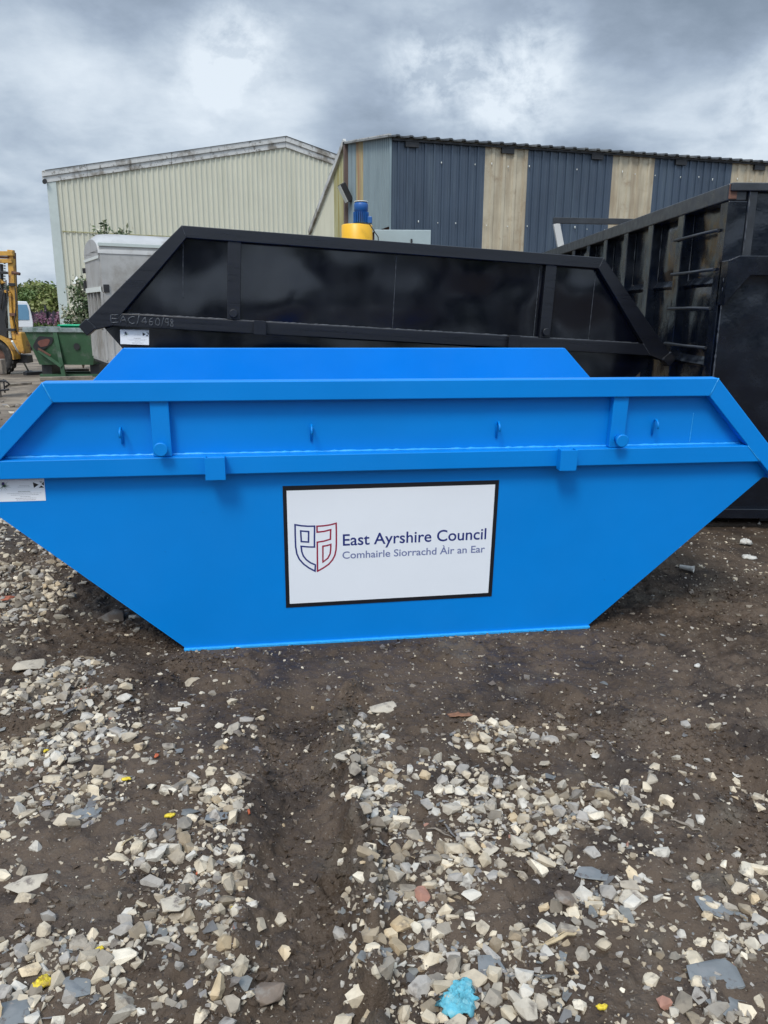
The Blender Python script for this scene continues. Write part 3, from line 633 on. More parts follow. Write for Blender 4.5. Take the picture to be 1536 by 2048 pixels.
bl = onz(372, 1297); br = onz(1175, 1252); yawb = math.atan2(br.y-bl.y, br.x-bl.x)
org = (bl+br)/2; org.z = .003
DB = dict(base=1.0, tip=(1.84, .77), rimx=1.485, rimv=1.262, railh=.083, mid=(.857, .938), W=1.76, lean=rad(2.1), proud=.055, lug=.045, lugdx=-.0, bead=.0055,
          posts=((-1.072, -.994), (.990, 1.064)), pockets=((-.855, -.77, .845, .945), (.735, .815, .848, .945)), hooks=((-1.20, 1.035), (-.395, 1.035), (.452, 1.035), (1.215, 1.035)),
          seams=((1.415, .945, 1.09),))
SK, PB = skip('skip', org, yawb, rad(1.4), 0, DB, (M['blue'], M['blue'], M['blueweld']), 'freshly painted bright blue skip with a council sign, nearest the camera')
# sign on the blue skip (u,v on its side wall; world plane used to read positions)
bpy.context.view_layer.update()
MW = SK.matrix_world.copy(); MI = MW.inverted()
o0 = MW @ PB(0, 0, 0); e1 = (MW @ PB(1, 0, 0)-o0).normalized(); e2 = (MW @ PB(0, 1, 0)-o0).normalized(); en = e1.cross(e2)
def uv(px, py): q = onp(px, py, o0, en)-o0; return (q.dot(e1), q.dot(e2))
def plate(P, poly, w0, w1): return MB().prism(poly, lambda u, v: P(u, v, w0), lambda u, v: P(u, v, w1))
c4 = [uv(565, 972), uv(998, 960), uv(983, 1192), uv(572, 1215)]
inn = [uv(573, 981), uv(990, 968.5), uv(976, 1185), uv(579.5, 1207)]
sg_ = plate(PB, c4[::-1], .0004, .003).build('sign_board', M['signblack'], SK, label='white rectangular council sign with black border')
plate(PB, inn[::-1], .0031, .0036).build('sign_face', M['white'], sg_)
def z6(x, y): return uv(x/3.2+540, y/3.2+940)
def lay(name, quads, m, parent, P, w0=.0037, w1=.0043):
    mb = MB()
    for q in quads: mb.add([P(a[0], a[1], w1) for a in q], [tuple(range(len(q)))])
    return mb.build(name, m, parent, recalc=False)
blue_o = [(160, 348), (200, 355), (245, 358), (285, 357), (284, 425), (284, 491), (240, 490), (199, 486), (203, 520), (213, 548), (232, 572), (258, 591), (290, 605), (289, 625), (288, 645), (250, 625), (215, 600), (188, 570), (172, 535), (164, 490), (161, 420)]
blue_i = [(196, 388), (247, 392), (246, 459), (200, 456)]
red_o = [(300, 358), (345, 355), (385, 349), (423, 339), (424, 400), (424, 470), (422, 510), (414, 545), (398, 575), (375, 601), (342, 624), (304, 645), (303, 560), (302, 460), (345, 453), (386, 441), (387, 410), (388, 380), (345, 391), (301, 396)]
red_i = [(338, 486), (362, 482), (389, 474), (388, 505), (384, 535), (370, 562), (338, 587)]
crest = lay('crest', strip([z6(*p) for p in blue_o], .0072, True)+strip([z6(*p) for p in blue_i], .0072, True), M['navy'], sg_, PB)
lay('crest_half', strip([z6(*p) for p in red_o], .0072, True)+strip([z6(*p) for p in red_i], .0072, True), M['crimson'], sg_, PB)
def fit_text(name, txt, pl, pr, capref, m, parent, P, w=.0042, hscale=1.0):
    V, F = textmesh(txt); x0 = min(v.x for v in V); x1 = max(v.x for v in V)
    Vc, _ = textmesh('E'); ch = max(v.y for v in Vc)
    a = Vector(pl); b = Vector(pr); d = b-a; L = d.length; d.normalize(); n = Vector((-d.y, d.x)); hs = capref/ch
    vs = []
    for v in V:
        q = a+d*((v.x-x0)/(x1-x0)*L)+n*(v.y*hs); vs.append(P(q.x, q.y, w))
    mb = MB(); mb.add(vs, F); return mb.build(name, m, parent, recalc=False)
fit_text('lettering', 'East Ayrshire Council', z6(466, 482), z6(1381, 440), abs(z6(466, 408)[1]-z6(466, 480)[1]), M['navy'], sg_, PB)
fit_text('lettering', 'Comhairle Siorrachd \u00c0ir an Ear', z6(463, 566), z6(1373, 524), abs(z6(1285, 484)[1]-z6(1285, 528)[1]), M['lilac'], sg_, PB)
def sticker(P, c, parent, thin=True):
    """c: four (u,v) corners TL TR BR BL"""
    A, B_, C_, D_ = [Vector(p) for p in c]
    def q(s, t): return (A.lerp(B_, s)).lerp(D_.lerp(C_, s), t)
    st = plate(P, [D_, C_, B_, A], .0004, .0014).build('sticker', M['white'], parent, label='white information sticker with a thistle and a saltire')
    lay('saltire', [[q(.775, .17), q(.885, .28), q(.785, .42)], [q(.90, .15), q(.97, .15), q(.935, .20)], [q(.985, .16), q(.988, .32), q(.935, .25)][::-1] if False else [q(.94, .26), q(.99, .15), q(.99, .33)], [q(.88, .42), q(.99, .42), q(.935, .32)]], M['signblack'], st, P, 0, .0018)
    qs = []
    for k in range(15):
        a = -2.6+k*.36; L = .10+.03*(k % 3); o = Vector((.19, .30)); dx_, dy_ = cos(a)*L, sin(a)*L*1.9
        qs.append([q(o.x, o.y-.02), q(o.x+dx_, o.y+dy_), q(o.x, o.y+.02)])
    lay('thistle_leaves', qs, M['thistle'], st, P, 0, .0018)
    lay('thistle_flower', [[q(.19+.03*cos(a), .20+.07*sin(a)) for a in [i*pi/4 for i in range(8)]]], M['purple'], st, P, 0, .0021)
    r_ = random.Random(4)
    for (t, s0, s1, th) in ((.035, .05, .97, .018), (.30, .50, .70, .012), (.36, .47, .72, .012), (.64, .25, .93, .014), (.71, .32, .87, .016), (.79, .50, .70, .016), (.86, .40, .82, .016), (.93, .42, .80, .018)):
        s = s0; qs = []
        while s < s1:
            e_ = s+.012+.03*r_.random(); qs.append([q(s, t), q(s, t+th), q(min(e_, s1), t+th), q(min(e_, s1), t)]); s = e_+.008
        lay('small_print', qs, M['printgrey'], st, P, 0, .0017)
    fit_text('heading', 'Refurbished By', q(.47, .595), q(.71, .595), (A-D_).length*.045, M['signblack'], st, P, .0018)
    return st
tr = Vector(uv(88, 956)); brr = Vector(uv(92, 1001)); dd = Vector((-.205, .0))
sticker(PB, [tr+dd, tr, brr, brr+dd], SK)

# black skip behind
yk = rad(9.0)
uk = Vector((cos(yk), sin(yk), 0)); po = Vector((-2.2, 5.65, 0)); ctr = po+uk*2.245
DK = dict(base=.98, tip=(2.15, 1.32), rimx=1.59, rimv=2.045, railh=.082, mid=(1.325, 1.415), W=1.85, lean=rad(-1.7), proud=.055, lug=.02, lugdx=0, bead=.0055,
          posts=((-1.27, -1.175), (1.135, 1.225)), pockets=((-1.075, -.985, 1.32, 1.42), (.87, .96, 1.32, 1.42)), hooks=(), seams=((-1.585, 1.55, 1.97), (-.03, 1.42, 1.96), (1.10, 1.42, 1.95), (1.56, 1.42, 1.95)))
BK, PK = skip('skip', (ctr.x, ctr.y, .0), yk, rad(0), rad(3.0), DK, (M['black'], M['blackrail'], M['weld']), 'tall glossy black skip tilting to the right behind the blue one')
bpy.context.view_layer.update()
MWk = BK.matrix_world.copy(); k0 = MWk @ PK(0, 0, 0); k1 = (MWk @ PK(1, 0, 0)-k0).normalized(); k2 = (MWk @ PK(0, 1, 0)-k0).normalized(); kn = k1.cross(k2)
def uvk(px, py, w=0.): q = onp(px, py, k0+(MWk @ PK(0, 0, w)-k0), kn)-k0; return (q.dot(k1), q.dot(k2))
s4 = [uvk(240, 659), uvk(298, 660), uvk(298, 690), uvk(241, 688)]
sticker(PK, s4, BK)
# bead-welded fleet number
G = {'E': [[(1, 0), (0, 0), (0, 1), (1, 1)], [(0, .5), (.8, .5)]], 'A': [[(0, 0), (.5, 1), (1, 0)], [(.2, .4), (.8, .4)]], 'C': [[(1, .9), (.6, 1), (.15, .8), (0, .5), (.15, .2), (.6, 0), (1, .1)]],
     '/': [[(.2, -.15), (.8, 1.2)]], '4': [[(.7, 0), (.7, 1), (0, .35), (1, .35)]], '6': [[(.9, 1), (.35, .8), (.05, .35), (.3, 0), (.8, .05), (.95, .35), (.6, .5), (.1, .4)]],
     '0': [[(.5, 0), (.1, .2), (0, .5), (.15, .85), (.6, 1), (1, .7), (.95, .25), (.5, 0)]], '9': [[(.9, .6), (.5, .45), (.1, .65), (.3, 1), (.8, 1), (.9, .6), (.75, 0)]],
     '8': [[(.5, .5), (.1, .75), (.5, 1), (.9, .75), (.5, .5), (.05, .22), (.5, 0), (.95, .22), (.5, .5)]]}
mb = MB(); r_ = random.Random(8); w_ = .0535
xs = [(222, 243), (246, 262), (265, 282), (284, 291), (290, 305), (308, 323), (326, 341) , (0, 0)]
lay_x = [('E', 222, 240), ('A', 240, 256), ('C', 257, 272), ('/', 273, 282), ('4', 283, 297), ('6', 298, 309), ('0', 311, 322), ('/', 321, 331), ('9', 330, 340), ('8', 340, 350)]
for ch, xa, xb in lay_x:
    yb = 645+(xa-222)*.073; yt = yb-15
    for st in G[ch]:
        pts = []
        for i in range(len(st)-1):
            for k in range(4):
                t = k/4; u_ = st[i][0]*(1-t)+st[i+1][0]*t; v_ = st[i][1]*(1-t)+st[i+1][1]*t; pts.append((u_, v_))
        pts.append(st[-1]); P3 = []
        for u_, v_ in pts:
            q = uvk(xa+(xb-xa-2.5)*u_, yb+(yt-yb)*v_, w_); P3.append(PK(q[0]+r_.uniform(-.002, .002), q[1]+r_.uniform(-.002, .002), w_-.001))
        mb.tube(P3, [.0036+.002*r_.random() for _ in P3], 5)
mb.build('fleet_number', M['weld'], BK)

# ------------------------------------------------------------------ black roll-on container on the right
CT = empty('container', (2.33, 5.6, .0), (0, 0, 0), 'huge black ribbed steel container with side rungs at the right edge', 'container')
LC, HC, WC = 6.4, 2.40, 2.45; zb = .11
def bump_panel(y0, y1, z0, z1, x0, amp, seed):       # dented sheet facing -X, bulging towards the camera side
    ny_, nz_ = 14, 26; r = np.random.RandomState(seed); vs = []; ph = r.rand(4)*6.28
    dents = [(y0+(y1-y0)*r.rand(), z0+(z1-z0)*r.rand(), .08+.12*r.rand(), .02*r.uniform(-1, .6)) for _ in range(5)]
    for i in range(nz_+1):
        for j in range(ny_+1):
            y = y0+(y1-y0)*j/ny_; z = z0+(z1-z0)*i/nz_; e_ = sin(pi*j/ny_)*min(1, sin(pi*i/nz_)*2)
            d_ = amp*(.5+.5*sin(z*4+ph[0]))*e_
            for (cy, cz, rr, aa) in dents: d_ += aa*math.exp(-((y-cy)**2+(z-cz)**2)/rr**2)*e_
            vs.append((x0-d_, y, z))
    n = ny_+1
    return vs, [(i*n+j, i*n+j+1, (i+1)*n+j+1, (i+1)*n+j) for i in range(nz_) for j in range(ny_)]
RY = [.13]+[.80+.72*k for k in range(8)]
mb = MB()
for k in range(len(RY)-1):
    z_seam = 1.78-.0*k
    for (z0, z1, sd_, amp) in ((zb+.1, 1.22, 0, .03), (1.22, z_seam, 1, .035), (z_seam+.03, HC-.10, 2, .035)):
        vs, f = bump_panel(RY[k], RY[k+1], z0, z1, .085 if sd_ == 2 else (.072 if sd_ == 1 else .06), amp, k*7+sd_); mb.add(vs, f, 0, True)
    mb.add([(.085, RY[k], z_seam+.03), (.085, RY[k+1], z_seam+.03), (.045, RY[k+1], z_seam-.02), (.045, RY[k], z_seam-.02), (.072, RY[k], z_seam-.05), (.072, RY[k+1], z_seam-.05)], [(0, 1, 2, 3), (3, 2, 5, 4)])
    mb.add([(.072, RY[k], 1.24), (.072, RY[k+1], 1.24), (.03, RY[k+1], 1.18), (.03, RY[k], 1.18), (.06, RY[k], 1.15), (.06, RY[k+1], 1.15)], [(0, 1, 2, 3), (3, 2, 5, 4)])
mb.build('side_sheet', M['steelblack'], CT, recalc=False)
for y_ in RY[1:]:
    mb = MB(); mb.box((0, y_, zb), (.09, y_+.13, HC-.10)); o = mb.build('rib', M['steelblack'], CT, .006)
    q = MB(); r_ = random.Random(int(y_*100)); n = 50
    q.tube([(.078, y_-.006, zb+.2+(HC-.4)*i/n) for i in range(n+1)], [.002+.006*r_.random()*(r_.random() > .35) for i in range(n+1)], 5); q.build('weld_bead', M['weld'], o)
# corner post, top rail
MB().box((0, -.0, zb), (.13, .13, HC-.11)).build('corner_post', M['steelblack'], CT, .006)
MB().box((-.012, .002, HC-.11), (.12, LC, HC)).build('top_rail', M['railgrey'], CT, .008)
MB().box((-.006, -.004, HC-.10), (.05, .07, HC-.004)).build('rust_patch', M['rust'], CT, .004)
MB().box((.0, .13, zb-.0), (.12, LC, zb+.10)).build('bottom_rail', M['steelblack'], CT, .006)
for z_ in (2.11, 1.85, 1.582, 1.307, 1.03, .75, .45):
    q = MB(); q.tube([(-.012, .09, z_), (-.020, .45, z_+.004*sin(z_*9)), (-.012, .93, z_)], .0115, 10); q.build('ladder_rung', M['railgrey'], CT)
# front end
MB().box((.13, .03, 1.82), (WC, .05, HC-.05)).build('front_panel', M['steelblack'], CT)
MB().box((.0, -.025, HC-.05), (WC, .06, HC+.003)).build('front_top_rail', M['railgrey'], CT, .006)
MB().box((.13, -.004, 1.9), (.19, .03, HC-.05)).build('front_frame', M['railgrey'], CT, .004)
q = MB(); q.prism([(.07, 1.93), (WC, 1.93), (WC, 1.80), (.16, 1.80), (.0, 1.60), (.0, 1.9)], lambda u, v: Vector((u, -.11, v)), lambda u, v: Vector((u, .03, v))); q.build('front_mid_rail', M['steelblack'], CT, .006)
nx_, nz_ = 26, 26; vs = []
for i in range(nz_+1):
    for j in range(nx_+1):
        x_ = .0+WC*j/nx_; z_ = zb+(1.80-zb)*i/nz_; e_ = sin(pi*j/nx_)*sin(pi*i/nz_)
        vs.append((x_, -.055-.045*e_*(.4+.6*fbm(np.array(x_*2.), np.array(z_*2.), 2, 4)), z_))
q = MB(); q.add(vs, [(i*(nx_+1)+j, i*(nx_+1)+j+1, (i+1)*(nx_+1)+j+1, (i+1)*(nx_+1)+j) for i in range(nz_) for j in range(nx_)], 0, True)
q.build('front_sheet', M['steelblack'], CT, recalc=False)
q = MB(); r_ = random.Random(3); n = 110; q.tube([(.004, -.058, zb+(HC-zb)*i/n) if zb+(HC-zb)*i/n < 1.8 else (.135, -.008, zb+(HC-zb)*i/n) for i in range(n+1)], [.002+.007*r_.random()*(r_.random() > .3) for i in range(n+1)], 5)
q.build('weld_bead', M['weld'], CT)
MB().box((.0, -.10, zb-.03), (WC, .05, zb+.045)).build('front_sill', M['steelblack'], CT, .006)
MB().box((.08, .13, zb), (WC, LC, zb+.03)).build('floor_plate', M['steelblack'], CT)
MB().box((WC-.09, .13, zb), (WC, LC, HC-.005)).build('far_side_sheet', M['steelblack'], CT)
MB().box((.05, LC, zb), (WC, LC+.08, HC-.005)).build('rear_door', M['steelblack'], CT)
for x_ in (.55, 1.75):
    MB().box((x_, .1, zb-.10), (x_+.16, LC-.3, zb-.002)).build('skid_beam', M['dark'], CT)
    for y_ in (.35, LC-.7):
        q = MB(); q.tube([(x_-.14, y_, .075), (x_-.02, y_, .075)], .085, 18); q.build('roller', M['dark'], CT)
# grey steel frame standing behind the container
FR = empty('gantry', (2.45, 12.6, 0), (0, 0, 0), 'bare grey steel frame rising above the far end of the black container', 'frame')
a1, a2, a3 = ony(1113, 441, 12.6)-Vector((2.45, 12.6, 0)), ony(1275, 444, 12.6)-Vector((2.45, 12.6, 0)), ony(1131, 520, 12.6)-Vector((2.45, 12.6, 0))
q = MB(); q.bar(a1-Vector((.05, 0, 0)), a2, .08, .085); q.build('top_bar', M['railgrey'], FR, .004)
q = MB(); q.bar((a1.x, 0, a1.z-.045), (a3.x+.08, 0, 1.9), .07, .10, upv=(1, 0, 0)); q.bar((a3.x+.08, 0, 1.9), (a3.x+.1, 0, .0), .07, .10, upv=(1, 0, 0)); q.build('post', M['fascia'], FR, .004)
q = MB(); q.bar((a2.x, 0, a2.z-.045), (a2.x, 0, 0), .08, .09, upv=(1, 0, 0)); q.build('post', M['railgrey'], FR, .004)

# ------------------------------------------------------------------ cladding helper
def clad(p0, p1, z0, z1, pitch, depth, kind='box', seed=0, out=None):
    """profiled sheet from p0 to p1 (xy). z0,z1: functions of distance. out: outward normal side (+1 left of direction)"""
    p0 = Vector((p0[0], p0[1])); p1 = Vector((p1[0], p1[1])); d = p1-p0; L = d.length; d.normalize(); n = Vector((d.y, -d.x))*(out or 1)
    prof = []; s = 0.
    if kind == 'box':
        while s < L:
            for a, dd_ in ((0, 0), (.52, 0), (.60, 1), (.86, 1), (.94, 0)): prof.append((s+a*pitch, dd_*depth))
            s += pitch
    elif kind == 'fine':
        while s < L:
            for a, dd_ in ((0, 0), (.28, 0), (.34, .25), (.40, 0), (.62, 0), (.68, 1), (.86, 1), (.92, 0)): prof.append((s+a*pitch, dd_*depth))
            s += pitch
    else:
        k = 8
        while s < L: prof.append((s, depth*(.5-.5*cos(2*pi*s/pitch)))); s += pitch/k
    prof = [q for q in prof if q[0] < L]+[(L, 0)]
    vs = []
    for s, w_ in prof:
        xy = p0+d*s+n*w_; vs += [(xy.x, xy.y, z0(s)), (xy.x, xy.y, z1(s))]
    return MB().add(vs, [(2*i, 2*i+2, 2*i+3, 2*i+1) for i in range(len(prof)-1)], 0, kind == 'sine')
# ------------------------------------------------------------------ striped shed
SH = empty('striped_shed', (0, 0, 0), (0, 0, 0), 'dark blue metal shed with cream rooflight stripes on its wall, at the right', 'shed')
c0 = Vector((.105, 18.0)); du = Vector((cos(rad(15.9)), sin(rad(15.9)))); dn = Vector((-du.y, du.x)); ze = 5.13
SH.location = (c0.x, c0.y, 0)
def shp(s, t=0.): return du*s+dn*t
PXB = [783, 967, 1052, 1220, 1303, 1457, 1540]; SS = []
nrm2 = Vector((dn.x, dn.y, 0))
for px in PXB: q = onp(px, 400, Vector((c0.x, c0.y, 0)), nrm2); SS.append((q-Vector((c0.x, c0.y, 0))).dot(Vector((du.x, du.y, 0))))
SS[0] = 0; SS += [SS[6]+2.12, SS[6]+3.2, SS[6]+5.3, SS[6]+6.4]
for i in range(len(SS)-1):
    mb = clad(shp(SS[i]), shp(SS[i+1]), lambda s: .0, lambda s: ze, (.205 if i % 2 == 0 else .265), .032, 'fine' if i % 2 == 0 else 'box')
    mb.build('blue_cladding' if i % 2 == 0 else 'rooflight_panel', M['navyclad'] if i % 2 == 0 else M['tanclad'], SH, recalc=False)
EL = SS[-1]
# fixings on the cladding
mb = MB(); r_ = random.Random(2)
for s in np.arange(.3, 9.5, .41):
    for z_ in (3.45, 4.72):
        if r_.random() < .7:
            p = shp(s+r_.uniform(-.1, .1), -.036); mb.tube([(p.x, p.y, z_+r_.uniform(-.06, .06)), (p.x+.0, p.y-.012, z_)], .011, 6)
mb.build('fixings', M['lamp'], SH)
# gable return: grey with one yellowed strip, then the roof line rises
tr_ = .15
zt = lambda t: ze+.02+t*tr_
TL = 4.05
def tpx(px):
    d = ray(px, 350); # plane through c0 along dn
    q = onp(px, 350, Vector((c0.x, c0.y, 0)), Vector((du.x, du.y, 0))); return (q-Vector((c0.x, c0.y, 0))).dot(nrm2)
t1, t2 = tpx(727), tpx(713); TL = tpx(697)
for a, b, m, nm in ((0.0, t1, 'greyclad', 'grey_cladding'), (t1, t2, 'orangeclad', 'rooflight_panel'), (t2, TL, 'greyclad', 'grey_cladding')):
    mb = clad(shp(0, b), shp(0, a), lambda s: 3.36, lambda s, b=b: zt(b-s), .15, .03, 'box'); mb.build(nm, M[m], SH, recalc=False)
mb = MB(); a, b = shp(.12, .05), shp(.12, TL); mb.add([(a.x, a.y, 0), (b.x, b.y, 0), (b.x, b.y, 3.5), (a.x, a.y, 3.5)], [(0, 1, 2, 3)]); mb.build('brick_base', M['brick'], SH, recalc=False)
mb = MB(); a = shp(-.02, -.02); mb.box((a.x-.02, a.y-.02, 0), (a.x+.02, a.y+.02, ze)); mb.build('corner_flashing', M['greyclad'], SH)
# roof: trapezoid sheet over the whole shed, its profiled edge showing along the eave
vs = []; fs = []; n = 0; s = -.12; prof = []
while s < EL+.2:
    for aa, hh in ((0, .0), (.16, .0), (.19, .028), (.25, .028), (.28, .0)): prof.append((s+aa, hh))
    s += .30
for s, hh in prof:
    for t, zz_ in ((-.16, ze+.0), (TL+.1, zt(TL)+.02)):
        p = shp(s, t); vs += [(p.x, p.y, zz_+hh+.03), (p.x, p.y, zz_+hh)]
m_ = len(prof); fs = []
for i in range(m_-1):
    a, b = 4*i, 4*(i+1); fs += [(a, b, b+2, a+2), (a+1, a+3, b+3, b+1), (a, a+1, b+1, b), (a+2, b+2, b+3, a+3)]
MB().add(vs, fs).build('roof', M['roofdark'], SH)
mb = MB(); a = shp(.0, -.06); b = shp(EL, -.06); mb.bar((a.x, a.y, ze-.03), (b.x, b.y, ze-.01), .04, .04); mb.build('eaves_angle', M['dark'], SH)
for i, s in enumerate(np.arange(.3, EL, 2.25)):
    a = shp(s, -.03); b = shp(s+.3, -.03); mb = MB(); mb.bar((a.x, a.y, ze-.10), (b.x, b.y, ze-.10), .08, .11); mb.build('purlin_end', M['dark'], SH)
mb = MB()
a, b = shp(-.08, -.16), shp(-.08, TL); mb.bar((a.x, a.y, ze+.03), (b.x, b.y, zt(TL)+.03), .06, .06); mb.build('verge_trim', M['fascia'], SH)
for (p, q2) in ((shp(EL, 0), shp(EL, TL+4)),): mb = MB().add([(p.x, p.y, 0), (q2.x, q2.y, 0), (q2.x, q2.y, ze), (p.x, p.y, ze)], [(0, 1, 2, 3)]); mb.build('end_wall', M['navyclad'], SH, recalc=False)
# brown steel post at the junction and the cream shed whose gable falls away behind it
PJ = empty('steel_post', (c0.x+shp(0, TL).x, c0.y+shp(0, TL).y, 0), (0, 0, math.atan2(du.y, du.x)), 'tall brown steel post where the striped shed meets the cream wall', 'post')
MB().box((-.10, .02, 0), (.04, .17, zt(TL)+.06)).build('column', M['post'], PJ, .006)
MB().box((-.11, .0, zt(TL)+.0), (.12, .2, zt(TL)+.07)).build('cap_plate', M['dark'], PJ)
CS = empty('cream_shed', (c0.x+shp(0, TL+.18).x, c0.y+shp(0, TL+.18).y, 0), (0, 0, 0), 'narrow algae-stained cream shed wall sloping down behind the brown post', 'shed')
tA = TL+.18; tB = tpx(633)
pz = onp(691, 286, Vector((c0.x, c0.y, 0)), Vector((du.x, du.y, 0))).z; pz2 = onp(633, 436, Vector((c0.x, c0.y, 0)), Vector((du.x, du.y, 0))).z
LL = tB-tA; b_ = shp(0, LL)
def csz(t): return pz+(pz2-pz)*(t/LL)
tm = (tpx(668)-tA)
for (a, b, m, nm) in ((0, tm, 'creamalgae', 'stained_cladding'), (tm, LL*1.25, 'cream', 'cream_cladding')):
    mb = clad(shp(0, b), shp(0, a), lambda s: 0., lambda s, b=b: csz(b-s), .17, .03, 'box'); mb.build(nm, M[m], CS, recalc=False)
a = shp(-.06, .0); b = shp(-.06, LL*1.25); mb = MB(); mb.bar((a.x, a.y, csz(0)), (b.x, b.y, csz(LL*1.25)), .08, .16); mb.build('verge_flashing', M['fascia'], CS)
a2_, b2_ = shp(6, 0), shp(6, LL*1.25); mb = MB(); a = shp(0, 0); b = shp(0, LL*1.25)
mb.add([(a.x, a.y, csz(0)+.02), (a2_.x, a2_.y, csz(0)+.02), (b2_.x, b2_.y, csz(LL*1.25)+.02), (b.x, b.y, csz(LL*1.25)+.02)], [(0, 1, 2, 3)]); mb.build('roof', M['roofgrey'], CS, recalc=False)
# floodlight on the post
fp = ony(704, 392, 21.6); FL = empty('floodlight', fp, (0, 0, rad(16)), 'black floodlight fixed to the brown post', 'light')
q = MB(); q.tube([(.0, .0, -.12), (.0, .0, .12)], .03, 8); q.bar((0, 0, -.08), (-.14, -.1, -.06), .05, .05); q.build('bracket', M['dark'], FL)
q = MB(); T = Matrix.Translation((-.19, -.12, .06)) @ Matrix.Rotation(rad(-28), 4, 'Y'); q.box((-.09, -.17, -.24), (.06, .17, .24), 0, T); q.build('housing', M['dark'], FL, .02)
q = MB(); q.box((-.10, -.15, -.22), (-.091, .15, .22), 0, T); q.build('lens', M['lamp'], FL)

# ------------------------------------------------------------------ cream warehouse with the big gable
WH = empty('warehouse', (-14.0, 34.0, 0), (0, 0, 0), 'large cream corrugated warehouse with a weathered gable, at the left', 'warehouse')
wy = rad(27.); wd_ = Vector((cos(wy), sin(wy), 0)); wn = Vector((-sin(wy), cos(wy), 0)); wback = Vector((-.375, .927, 0)); wp = Vector((-14.0, 34.0, 0))
def wpt(px, py): q = onp(px, py, wp, wn); return ((q-wp).dot(wd_), q.z)
e0 = wpt(93, 362); ap = wpt(570, 292); EW = ap[0]*2; zeave = e0[1]
def wz(s): return ap[1]-(ap[1]-zeave)*abs(s-ap[0])/(ap[0]-e0[0])
def W3(s, t, z): q = wd_*s+(wn if t < 1 else wback)*t; return Vector((q.x, q.y, z))
a = W3(e0[0]+.34, 0, 0); b = W3(EW, 0, 0)
zj = wpt(110, 462)[1]
for z0f, z1f, nm in ((lambda s: 0., lambda s: zj, 'lower_cladding'), (lambda s: zj, lambda s: wz(s+e0[0]+.34), 'upper_cladding')):
    mb = clad((a.x, a.y), (b.x, b.y), z0f, z1f, .235, .045, 'box'); mb.build(nm, M['cream'], WH, recalc=False)
mb = MB(); q1 = W3(a.length*0+e0[0]+.42, -.05, zj); q2 = W3(EW, -.05, zj); mb.bar(q1, q2, .03, .035); mb.build('joint_trim', M['creamalgae'], WH)
mb = MB(); mb.bar(W3(e0[0]+.175, -.02, 0), W3(e0[0]+.175, -.02, zeave), .10, .35, upv=wd_); mb.build('corner_flashing', M['flash'], WH)
# two stepped fascia bands
for k, (dz_, th, out_) in enumerate(((.05, .24, -.10), (.28, .22, -.16))):
    for s0, s1 in ((e0[0]-.15, ap[0]), (ap[0], EW+.2)):
        n = 6
        for j in range(n):
            sa, sb = s0+(s1-s0)*j/n, s0+(s1-s0)*(j+1)/n; gap = .012
            za, zb_ = wz(sa)+dz_, wz(sb)+dz_
            vs = []
            for t in (out_, .05):
                vs += [W3(sa, t, za-th/2), W3(sb-gap, t, zb_-th/2), W3(sb-gap, t, zb_+th/2), W3(sa, t, za+th/2)]
            MB().add(vs, [(0, 1, 2, 3), (7, 6, 5, 4), (0, 4, 5, 1), (1, 5, 6, 2), (2, 6, 7, 3), (3, 7, 4, 0)]).build('fascia', M['fascia'], WH, .01)
for s0, s1 in ((e0[0]-.04, ap[0]), (EW+.3, ap[0])):
    mb = MB(); mb.add([W3(s0, -.2, wz(s0)+.40), W3(s1, -.2, wz(s1)+.40), W3(s1, 30, wz(s1)+.40), W3(s0+.25, 30, wz(s0)+.40)], [(0, 1, 2, 3)]); mb.build('roof', M['roofgrey'], WH, recalc=False)
for s0 in (e0[0]+.005, EW):
    mb = MB(); mb.add([W3(s0, 0, 0), W3(s0, 30, 0), W3(s0, 30, zeave+.2), W3(s0, 0, zeave+.2)], [(0, 1, 2, 3)]); mb.build('side_wall', M['flash'], WH, recalc=False)
mb = MB(); mb.tube([W3(e0[0]-.08, -.22, zeave-.04), W3(e0[0]-.08, -.02, zeave-.04)], .09, 10); mb.build('gutter', M['dark'], WH)
# small white bulkhead lamp
lp = onp(153, 563, wp-wn*.06, wn); WL = empty('wall_lamp', lp, (0, 0, wy), 'small white conical lamp on the cream warehouse wall', 'lamp')
MB().lathe([(.001, .20), (.05, .18), (.06, .13), (.19, -.07), (.20, -.10), (.18, -.12), (.001, -.12)], 18, Matrix.Translation((0, -.22, 0))).build('lamp_shade', M['lamp'], WL)
MB().box((-.05, -.2, .10), (.05, .02, .2)).build('bracket', M['dark'], WL)

# ------------------------------------------------------------------ machine with the yellow drum, grey cabinet
mc_ = ony(714, 472, 12.6); MC = empty('mixer', (mc_.x, 12.6, 0), (0, 0, 0), 'yellow drum mixer with an upright blue motor behind the black skip', 'machine')
zt_ = ony(714, 450, 12.6).z; r0 = (ony(745, 460, 12.6).x-ony(683, 460, 12.6).x)/2
MB().lathe([(.001, zt_-1.0), (r0*.7, zt_-1.0), (r0, zt_-.6), (r0, zt_-.012), (r0-.012, zt_), (.001, zt_)], 40).build('drum', M['drumyellow'], MC)
mtop = ony(721, 405, 12.6).z; mr = .105; mx_ = ony(722, 430, 12.6).x-mc_.x; mo = MB()
T = Matrix.Translation((mx_, 0, 0))
mo.lathe([(.001, zt_+.002), (mr*.95, zt_+.002), (mr*.95, mtop-.13), (mr*1.02, mtop-.125), (mr*1.02, mtop-.03), (mr*.9, mtop), (.001, mtop)], 28, T)
for k in range(22):
    a = 2*pi*k/22; mo.box((mr*.9, -.004, zt_+.03), (mr*1.13, .004, mtop-.14), 0, T @ Matrix.Rotation(a, 4, 'Z'))
mo.build('motor', M['motorblue'], MC)
MB().box((mx_+.10, -.06, zt_+.02), (mx_+.17, .05, zt_+.12)).build('terminal_box', M['motorblue'], MC, .01)
